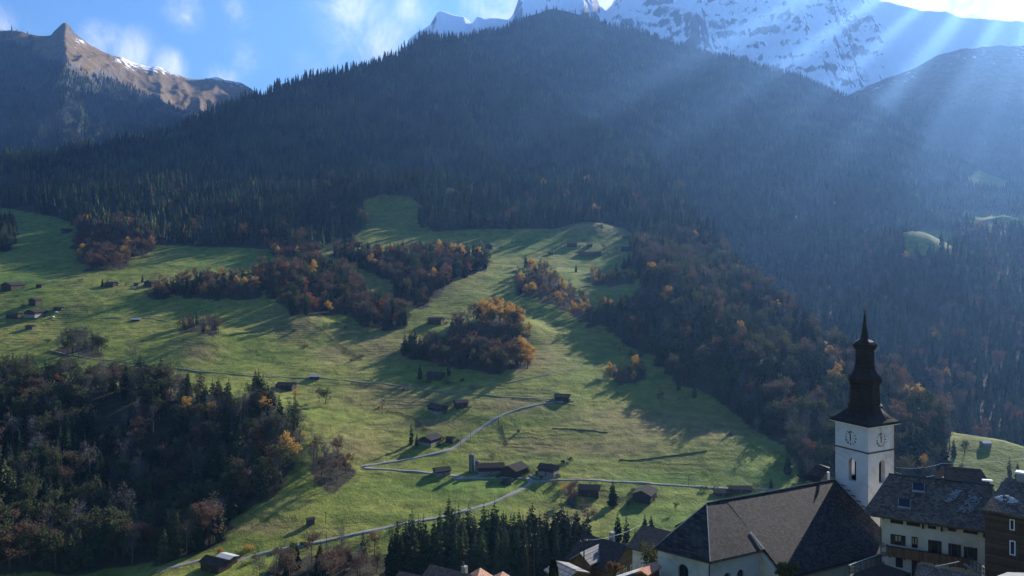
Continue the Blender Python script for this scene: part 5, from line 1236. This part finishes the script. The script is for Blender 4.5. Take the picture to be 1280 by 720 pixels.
# ------------------------------------------------------------------ roads, farms and small things on the valley side
roadm = simple('pale_gravel_road', (.25,.232,.20), .9, .2, .5, stain=(.17,.16,.13), spec=.02)
trackm = simple('farm_track', (.19,.17,.12), .95, .25, .3, stain=(.10,.11,.045))
def ribbon(name, pts, width, m, lift=.05):
    q = [sA.hit(a, b, 380) for a, b in pts]; xy = []
    for i in range(len(q)-1):                      # smooth curve through the points
        p0, p1, p2, p3 = q[max(i-1,0)], q[i], q[i+1], q[min(i+2,len(q)-1)]; n = max(3, int((p2-p1).length/2.5))
        for j in range(n):
            t = j/n; xy.append(.5*((2*p1)+(p2-p0)*t+(2*p0-5*p1+4*p2-p3)*t*t+(3*p1-p0-3*p2+p3)*t**3))
    xy.append(q[-1]); m_ = MB(); k = len(xy); rows = []
    for i in range(k):
        d = (xy[min(i+1,k-1)]-xy[max(i-1,0)]); d.z = 0; d.normalize(); s = Vector((d.y,-d.x,0)); w = width*.5*(1+.22*math.sin(i*.37)*math.sin(i*.11+1)+.1*math.sin(i*1.3))
        c = [xy[i]+s*o for o in (-w-.5,-w,0,w,w+.5)]
        zs = [float(sA.z(p.x, p.y)) for p in c]; top = max(zs[1:4])+lift
        rows.append([(c[0].x,c[0].y,zs[0]-.2),(c[1].x,c[1].y,top-.04),(c[2].x,c[2].y,top),(c[3].x,c[3].y,top-.04),(c[4].x,c[4].y,zs[4]-.2)])
    vs = [v for r in rows for v in r]; fs = [(i*5+j, i*5+j+1, (i+1)*5+j+1, (i+1)*5+j) for i in range(k-1) for j in range(4)]
    m_.add(vs, fs); o = m_.build(name, m, None, True); o['kind'] = 'structure'
ribbon('road', [(286,704),(320,694),(350,687),(400,677),(440,668),(480,660),(520,651),(570,641),(610,630),(640,617),(660,606),(663,600),(650,597.5),(620,597),(590,597),(560,593.5),(520,589),(485,586.5),(460,585.5),(453,583.5),(462,581),(490,577),(520,572),(552,565),(570,557),(585,546),(605,532),(635,516),(670,506),(700,502),(716,501)], 3.0, roadm)
ribbon('lane', [(664,602),(700,599.5),(760,601.5),(820,605),(860,607.5),(930,611),(1010,613)], 2.2, roadm)
ribbon('track', [(62,438),(85,443),(110,447),(160,453),(200,458),(240,463),(285,467),(340,471),(420,474.5),(500,482),(560,490),(620,495),(700,500)], 1.9, trackm)
ribbon('track', [(632,479),(655,474),(690,466),(725,458)], 1.6, trackm)
ribbon('path', [(566,598),(585,597),(604,593),(625,589)], 2.2, roadm)
ribbon('path', [(196,714),(214,709),(240,703),(262,698),(286,700)], 4.0, roadm)
ribbon('track', [(120,398),(150,397),(185,398),(215,402)], 1.6, trackm)
ribbon('path', [(662,594),(672,597),(684,597),(700,595)], 2, roadm)

wallm = [simple('dark_larch_boards', (.050,.034,.024), .9, .35, 1.2), simple('grey_boards', (.085,.075,.065), .9, .3, 1.2), simple('lime_wash', (.22,.205,.185), .9, .2, 1)]
roofm = [simple('dark_farm_roof', (.026,.022,.020), 1.0, .35, 1.0, stain=(.042,.036,.032)), simple('brown_farm_roof', (.038,.026,.021), 1.0, .35, 1.0), simple('pale_farm_roof', (.40,.39,.37), .8, .1, .8)]
def farm(name, label, cat, px, py, L, W, h, rot, rm=0, wm=0, base=None, pitch=.42, chim=0, group=None):
    p = sA.hit(px, py, 380); o = empty(name, (p.x,p.y,p.z), R(rot), label, cat, group)
    ov = .9 if L > 7 else .45; dr = W/2*pitch; r = MB(); hh = W/2+ov
    r.rings([[(x,-hh,h-ov*pitch),(x,0,h+dr),(x,hh,h-ov*pitch),(x,hh,h-ov*pitch-.25),(x,0,h+dr-.3),(x,-hh,h-ov*pitch-.25)] for x in (-L/2-ov, 0, L/2+ov)])
    rf = r.build('roof', roofm[rm], o)
    w = MB(); a, b = L/2, W/2; lo = -2.5 if base is None else base
    w.add([(s*a,y,z) for s in (-1,1) for y, z in ((-b,lo),(b,lo),(b,h-.3),(0,h+dr-.35),(-b,h-.3))], [(4,3,2,1,0),(5,6,7,8,9),(0,1,6,5),(1,2,7,6),(2,3,8,7),(3,4,9,8),(4,0,5,9)])
    w.build('wall', wallm[wm], o)
    if base is not None:
        f = MB(); f.box(-a-.08,a+.08,-b-.08,b+.08,-2.5,base); f.build('base', wallm[2], o)
    if L > 7:
        n = max(2, int(L/4))
        for i in range(n):
            x = -a+(i+.5)*L/n; g = MB(); g.box(x-.5,x+.5,-b-.12,-b-.09,h*.45,h*.45+1.1); g.build('window', glass, o)
        for y in (-b*.4, b*.4):
            for s in (-1,1): g = MB(); x0 = s*a; g.box(min(x0+s*.09,x0+s*.12),max(x0+s*.09,x0+s*.12),y-.5,y+.5,h*.5,h*.5+1.1); g.build('window', glass, o)
        g = MB(); g.box(-.6,.6,-b-.13,-b-.09,-.2,1.95); g.build('door', wallm[1], o)
    if chim: c = MB(); c.box(L*.15-.4,L*.15+.4,.2,1.0,h,h+dr+1.0); c.build('chimney', stone, rf)
    return o
farm('farmhouse','long dark farmhouse alone on the green lawn above the curving road','house',547,514,15,10,4.2,-48,0,0,1.2,chim=1)
farm('farmhouse','dark square farmhouse close behind the one on the green lawn','house',576,508,10,8,4.2,20,0,0)
farm('farmhouse','wide dark farmhouse with a spruce at its gable above the hairpin','house',538,553,15,11,4,62,0,0,1.2,chim=1)
farm('shed','square dark shed beside the wide farmhouse above the hairpin','shed',563,552,6,5,3,-20,0,0)
farm('shed','low stone walled shed with a light gable by the road bend','shed',552,592,10,8,3.2,25,0,0,1.6)
farm('barn','long brown barn joined to the twin silos','barn',613,589,18,9,4.2,8,1,0,1.0)
farm('barn','high broad roofed barn at the end of the silo barn','barn',643,592,15,13,4.6,55,0,0)
farm('shed','small hut with a flat hat of a roof below the big barn','shed',634,605,5,5,3.0,10,0,1)
farm('chalet','chalet with brown roof and whitewashed lower floor at the road fork','house',686,592,12,10,4.8,-28,1,0,2.3,chim=1)
farm('barn','dark broad barn on the bright meadow under the lane','barn',806,622,15,12,4.2,64,0,0)
farm('chalet','brown roofed chalet half hidden behind the russet thicket','house',737,617,13,9,4.2,-12,1,0)
farm('hut','tiny hay hut alone on the meadow with a long shadow','hut',388,655,4.2,3.6,3.4,30,0,1)
farm('farmhouse','shaded farmhouse in the hollow between the two copses','house',545,404,16,11,4.5,-15,0,0)
farm('chalet','dark chalet on the high meadow behind the mixed belt','house',613,310,15,11,4.5,75,0,0)
farm('barn','grey roofed barn on the green shoulder above the mixed belt','barn',446,307,15,9,4,-8,0,0)
farm('hut','small hut below the grey roofed barn','hut',437,319,6,5,3,10,0,0)
farm('barn','lone dark barn beneath the forest beside the russet copse','barn',84,290,15,10,4,70,0,0)
farm('farmhouse','big broad roofed farmhouse alone on the high meadow slope','house',16,360,22,16,4.5,78,0,0,chim=1)
farm('shed','small shed next to the big broad roofed farmhouse','shed',50,359,7,6,3,0,0,0)
farm('farmhouse','broad dark farmhouse in the hamlet with parked cars','house',45,394,20,14,4.5,80,0,0,1.2,chim=1)
farm('farmhouse','higher dark farmhouse behind the hamlet','house',44,380,11,9,5.5,84,0,0)
farm('barn','low barn beside the hamlet farmhouse','barn',18,396,14,9,3,-3,0,0)
farm('shed','dark open shed past the hamlet cars','shed',73,387,9,5,2.6,5,0,0)
farm('hut','little hut on the slope under the hamlet','hut',38,411,8,6,3,0,0,1)
farm('barn','dark barn of the double farm beside two pointed spruces','barn',139,358,13,10,4,-10,0,0)
farm('farmhouse','peaked dark farmhouse of the double farm beside one spruce','house',190,357,15,12,5,72,0,0)
farm('shed','flat topped shed between the two roofs of the double farm','shed',171,357,6,5,2.6,0,0,1)
farm('barn','barn with a long roof on the slope above the deep wood','barn',175,467,17,11,3.6,60,0,0)
farm('barn','dark barn beside the upper track in the middle slope','barn',358,486,15,10,4,-10,0,0)
farm('shelter','pale roofed field shelter above the upper track','shelter',394,473,9,4,2.4,-5,2,0)
farm('shelter','pale roofed field shelter on the flat pasture','shelter',170,401,9,4,2.2,0,2,0)
farm('farmhouse','shaded farm with dark roof between two spruces','house',545,473,14,10,4.2,-20,0,0)
farm('barn','dark barn at the upper road bend by the meadow shadow','barn',703,500,12,9,3.6,-10,0,0)
farm('barn','dark square barn on the high barn meadow','barn',715,307,16,11,4,-5,0,0)
farm('barn','long flat barn on the high barn meadow','barn',737,319,34,10,3.6,-12,0,1)
farm('hut','small dark hut over the long flat barn','hut',737,308,8,6,3,0,0,0)
farm('chalet','chalet beside the rusty tree on the high meadow','house',781,313,12,9,4,-5,1,0)
farm('chalet','broad gabled chalet at the end of the high meadow','house',794,317,15,11,4.2,70,0,0,1.2)
farm('hut','hut half lost among trees at the top of the high meadow','hut',783,298,9,7,3,0,0,0)
farm('farmhouse','dark house with one dazzling pale roof in the low corner by the wood','house',270,711,14,9,4.6,-28,0,0)
farm('shed','lean shed with a dazzling pale roof against the dark low house','shed',284,704,9,6,4.2,-28,2,0,pitch=.25)
farm('shed','low dark sheds roof along the lane behind the church','shed',925,614,14,6,2.6,-2,0,0)
farm('shed','low shed at the pale end of the lane','shed',902,618,9,6,2.4,4,0,0)
farm('hut','tiny hut standing on the pale pasture','hut',1232,557,6,5,2.6,0,2,2)
farm('hut','hut alone in the far meadow over the ragged strip','hut',688,318,7,6,3,0,0,0)
def silo(px, py, h, r, label):
    p = sA.hit(px, py, 380); o = empty('silo', p, 0, label, 'silo'); k = 20
    b = MB(); b.rings([[(math.cos(6.283*j/k)*r, math.sin(6.283*j/k)*r, z) for j in range(k)] for z in (-2,h*.5,h)]); b.build('barrel', simple('silo_sheet', (.13,.14,.15), .5, .15, .6, metal=.3), o, False)
    c = MB(); c.rings([[(math.cos(6.283*j/k)*q, math.sin(6.283*j/k)*q, z) for j in range(k)] for z, q in ((h+.003,r+.1),(h+.2,r+.1),(h+.7,r*.4),(h+.8,.1))]); c.build('cap', metal, o)
    l_ = MB(); l_.tube([(-.25,-r-.15,-1),(-.25,-r-.15,h)], .04, 5); l_.tube([(.25,-r-.15,-1),(.25,-r-.15,h)], .04, 5)
    for i in range(int(h/.6)): l_.tube([(-.25,-r-.15,.3+i*.6),(.25,-r-.15,.3+i*.6)], .025, 4)
    l_.build('ladder', palemetal, o)
silo(589.5,589,11.5,2.0,'taller dark silo beside the brown barn'); silo(596.5,590,7.5,1.7,'shorter dark silo beside the brown barn')

# garden bushes, woodpiles and yard walls round the farms
for i, (a, b, h, r, sp, lb) in enumerate([(556,517,2.6,2.4,'olive','garden bush between the two houses on the green lawn'),(586,511,3.4,2.6,'grey','bare shrub beyond the square farmhouse on the lawn'),(583,506,3,2.2,'russet','russet shrub at the far gable of the square farmhouse'),
 (549,557,1.8,2.0,'olive','low garden bush in front of the wide farmhouse'),(555,549,2.6,1.8,'golden','pale shrub behind the wide farmhouse yard'),(572,552,2,2,'olive','bush beside the square dark shed'),
 (623,597,1.6,2.2,'olive','low bush before the long brown barn'),(655,598,2.2,2.6,'olive','bush under the eaves of the big barn'),(697,596,2.2,2,'olive','garden bush at the porch of the fork chalet'),(677,598,1.8,1.6,'russet','small russet shrub at the lane side of the fork chalet'),
 (818,622,2,2.4,'olive','bush at the far gable of the roadside barn'),(792,614,2.6,2.4,'grey','bare shrub at the near gable of the roadside barn'),(30,392,5,4,'grey','bare shrub beside the hamlet barn'),(57,396,2.4,2.4,'olive','bush in the hamlet yard'),(28,384,4,3.4,'olive','dark bush above the hamlet barn'),
 (29,361,3,3,'olive','bush at the gable of the big broad farmhouse'),(180,358,3,2.6,'grey','bare shrub under the peaked double farm roof'),(158,357,4,3.6,'grey','round bare shrub in the double farm yard'),(199,352,3.4,2.6,'golden','yellow shrub behind the peaked double farm roof'),
 (186,467,3,4,'russet','rusty shrub at the long roofed barn'),(366,487,2.4,2.4,'olive','bush at the gable of the barn by the upper track'),(534,405,3,3,'olive','bush beside the farmhouse in the hollow'),(557,405,3,3,'russet','shrub at the far side of the farmhouse in the hollow'),
 (626,310,3,3,'olive','bush beside the dark chalet behind the belt'),(600,311,3,3,'russet','russet shrub before the dark chalet behind the belt'),(456,307,3,3,'olive','bush at the end of the grey roofed barn'),(725,309,2.6,2.6,'russet','shrub by the dark square barn'),(760,318,2.6,2.6,'olive','bush at the far end of the long flat barn'),(711,502,2.6,3,'olive','bush by the barn at the upper bend')]):
    q = sA.hit(a, b, 380); c, t = bush_parts(500+i, h, r, 300, .28); o = empty('shrub', (q.x,q.y,q.z-.1), 0, lb, 'bush'); c.build('foliage', M[sp], o); t.build('stem', M['bark'], o)
# field shrubs, one by one
for i, (a, b, h, r, sp, lb) in enumerate([
 (705,612,4.5,3,'golden','yellow bush at the head of the thicket under the lane'),(694,606,3,2.4,'olive','low green bush by the road fork'),(785,632,5,4.2,'olive','wide green bush between spruce and roadside barn'),(774,628,4,3,'grey','grey bush behind the wide green one'),
 (648,541,3,2,'russet','lone dark bush on the slope under the curving road'),(712,577,3.5,2.5,'grey','grey bush on the slope above the road fork chalet'),(704,579,2.6,2,'olive','low bush beside the grey one above the fork chalet'),
 (660,590,2.6,2.4,'olive','hedge bush beside the big barn'),(672,592,2.2,2,'olive','clipped bush at the chalet corner'),(628,606,2.4,2,'grey','grey bush under the small hatted hut'),
 (474,510,2.2,1.6,'golden','yellow bush under the slender bare tree'),(505,488,2.4,3,'russet','russet scrub beside the upper track'),(590,487,3,5,'russet','stony scrub heap beside the upper track'),
 (382,434,3,3.5,'russet','dark scrub on the brown knoll'),(368,414,3,3.5,'grey','grey scrub on top of the brown knoll'),(452,446,4,3.5,'russet','dark scrub at the end of the slanting hedge'),(440,452,3,3,'russet','low scrub under the slanting hedge'),
 (560,480,4,4,'olive','dark bushes round the shaded farm'),(578,477,3,3,'olive','low bush east of the shaded farm'),(535,479,3.4,3,'olive','rounded bush before the shaded farm'),
 (262,412,5,5,'golden','ochre scrub in the little grove'),(205,364,6,5,'golden','yellow green bush at the tip of the mixed belt'),(216,372,5,4,'golden','ochre bush in front of the mixed belt tip'),
 (100,352,5,5,'grey','grey scrub beneath the high pasture'),(42,430,6,4.5,'golden','orange ochre bush above the deep wood'),(60,428,5,4,'olive','green bush above the deep wood'),
 (388,556,3,2.5,'golden','yellow scrub at the meadow edge of the wood'),(300,696,4,3.5,'olive','dark bush under the valley road'),(320,700,4,3.5,'olive','round dark bush under the valley road'),(345,690,2.4,2,'olive','clipped bush on the bend of the valley road'),(366,683,2.2,1.8,'olive','roadside bush along the valley road'),(378,681,2.2,1.8,'olive','second roadside bush along the valley road'),
 (310,686,2.5,4,'golden','low yellow green hedge beside the dazzling roof'),(880,614,3.5,3,'olive','dark bush at the pale end of the lane'),(945,610,4,3.5,'olive','dark bushes by the lane sheds'),(915,545,4,4,'olive','dark scrub at the forest foot over the bright field'),
 (1046,598,6,4,'olive','leafy bush against the tower'),(975,535,6,5,'olive','green bush on the forest fringe'),(500,660,5,4,'grey','bare grey bush above the spruce row'),(460,676,5,4,'russet','russet bush on the valley road bank'),(422,690,6,4,'grey','silvery bush under the valley road bank')]):
    q = sA.hit(a, b, 380); c, t = bush_parts(300+i, h, r, 420, .3); o = empty('shrub', (q.x,q.y,q.z-.1), 0, lb, 'bush'); c.build('foliage', M[sp], o); t.build('stem', M['bark'], o)

def along(pts, step):
    q = [sA.hit(a, b, 380) for a, b in pts]; out = []
    for a, b in zip(q, q[1:]):
        n = max(1, int((b-a).length/step))
        for j in range(n): x, y = (a.lerp(b, j/n)).xy; out.append(Vector((x, y, float(sA.z(x, y)))))
    x, y = q[-1].xy; out.append(Vector((x, y, float(sA.z(x, y))))); return out
def hedge(pts, h, sp, label, seed):
    rd = random.Random(seed); c = MB()
    for p in along(pts, 1.0):
        k = rd.uniform(.5,1.3)
        for _ in range(16): leaf(c, p+Vector((rd.gauss(0,.55), rd.gauss(0,.55), rd.random()*h*k)), .34, rd)
    tag(c.build('hedge', M[sp]), label, 'hedge')
hedge([(383,401),(402,413),(425,432),(452,450)], 2.2, 'russet', 'dark hedge slanting down across the brown knoll', 1)
hedge([(484,514),(500,517),(512,521),(524,530),(535,538)], 1.3, 'russet', 'dark ditch hedge curling down to the wide farmhouse', 2)
hedge([(627,533),(630,545),(634,557)], 1.1, 'russet', 'short dark hedge standing upright on the meadow', 3)
hedge([(440,478),(480,486),(510,488)], 1.3, 'russet', 'russet hedge under the upper track', 4)
hedge([(232,473),(228,482)], 1.2, 'russet', 'short hedge running down into the deep wood', 5)
hedge([(650,590),(668,588)], 1.6, 'olive', 'trimmed green hedge between barn and chalet', 6)
hedge([(640,499),(690,503),(720,508)], 1.0, 'olive', 'low green hedge below the upper road', 7)
darkstone = simple('mossy_stone', (.07,.07,.055), .95, .4, 1.5)
def stone_wall(pts, label):
    m = MB(); q = along(pts, 2.5); rows = []
    for i, p in enumerate(q):
        d = q[min(i+1,len(q)-1)]-q[max(i-1,0)]; d.z = 0; d.normalize(); s = Vector((d.y,-d.x,0))*.3; h = .55+.15*math.sin(i*2.1)
        rows.append([tuple(p-s-Vector((0,0,.6))), tuple(p-s*.7+Vector((0,0,h))), tuple(p+s*.7+Vector((0,0,h))), tuple(p+s-Vector((0,0,.6)))])
    m.rings(rows); tag(m.build('field_wall', darkstone), label, 'wall')
stone_wall([(774,575),(800,575),(830,571),(860,567),(884,564)], 'low dry stone wall along the top of the bright field')
stone_wall([(690,536),(735,538),(760,541)], 'low stone wall under the shaded meadow')
def fence(pts, label, step=3.2):
    q = along(pts, step); o = empty('fence', q[0], 0, label, 'fence'); b = q[0]
    for p in q[:60]:
        m = MB(); m.tube([p-b-Vector((0,0,.3)), p-b+Vector((0,0,1.2))], .09, 5); m.build('post', beam, o)
    m = MB()
    for z in (.55,1.0): m.tube([p-b+Vector((0,0,z)) for p in q], .04, 4)
    m.build('rail', beam, o)
fence([(876,570),(884,584),(894,600),(899,608)], 'wooden fence running down the bright field to the lane')
fence([(228,424),(230,432),(226,445)], 'wooden fence running down from the little grove')
fence([(690,601),(730,604),(790,608),(850,612)], 'wooden fence beside the lane under the fork chalet', 4)
fence([(0,391),(60,389),(110,388),(150,386)], 'wooden fence crossing the high pasture beyond the hamlet', 5)
fence([(300,700),(330,692),(352,687)], 'roadside fence on the bend above the dazzling roof', 3)
def hframe(px, py, label):
    p = sA.hit(px, py, 380); o = empty('pylon', p, R(15), label, 'pole')
    for x in (-1.4,1.4): m = MB(); m.tube([(x,0,-.5),(x,0,9)], [.16,.12], 6); m.build('post', beam, o)
    m = MB(); m.box(-2.3,2.3,-.08,.08,8.3,8.5); m.build('crossarm', beam, o)
    m = MB(); m.tube([(1.4,.02,8.2),(3.4,.02,0)], .06, 5); m.build('stay', beam, o)
hframe(895,625,'twin legged wooden power pole on the bright meadow above the church roof')
for i, (a, b, lb) in enumerate([(588,551,'wooden pole where the road climbs past the wide farmhouse'),(576,560,'wooden pole lower on the climbing road'),(623,530,'wooden pole high on the climbing road'),(408,680,'wooden pole beside the valley road'),(407,655,'pale post above the valley road'),(861,608,'lone post by the lane on the bright meadow')]):
    p = sA.hit(a, b, 380); o = empty('utility_pole', p, 0, lb, 'pole'); m = MB(); m.tube([(0,0,-.5),(0,0,7.5)], [.14,.1], 6); m.build('post', beam, o); m = MB(); m.box(-.6,.6,-.05,.05,7.0,7.12); m.build('crossarm', beam, o)
def car(px, py, rot, label):
    p = sA.hit(px, py, 380); o = empty('car', (p.x,p.y,p.z+.1), R(rot), label, 'car')
    pr = [(-2.1,.35),(-2.1,.85),(-1.5,1.0),(-.9,1.45),(.8,1.45),(1.4,.95),(2.1,.8),(2.1,.35)]
    b = MB(); b.rings([[(x,y*(1-.12*(z>1)),z) for x,z in pr] for y in (-.85,.85)]); b.build('body', white, o)
    g = MB(); g.box(-.85,.75,-.83,.83,1.02,1.38); g.build('window', glass, o)
    for x in (-1.3,1.3):
        for y in (-.86,.86): w = MB(); w.tube([(x,y-.1,.33),(x,y+.1,.33)], .33, 12); w.build('wheel', black, o)
car(70,391,15,'white car parked nearest the dark open shed'); car(66,397,-10,'white car parked lower in the hamlet yard'); car(168,361,5,'pale car parked between the two roofs of the double farm')
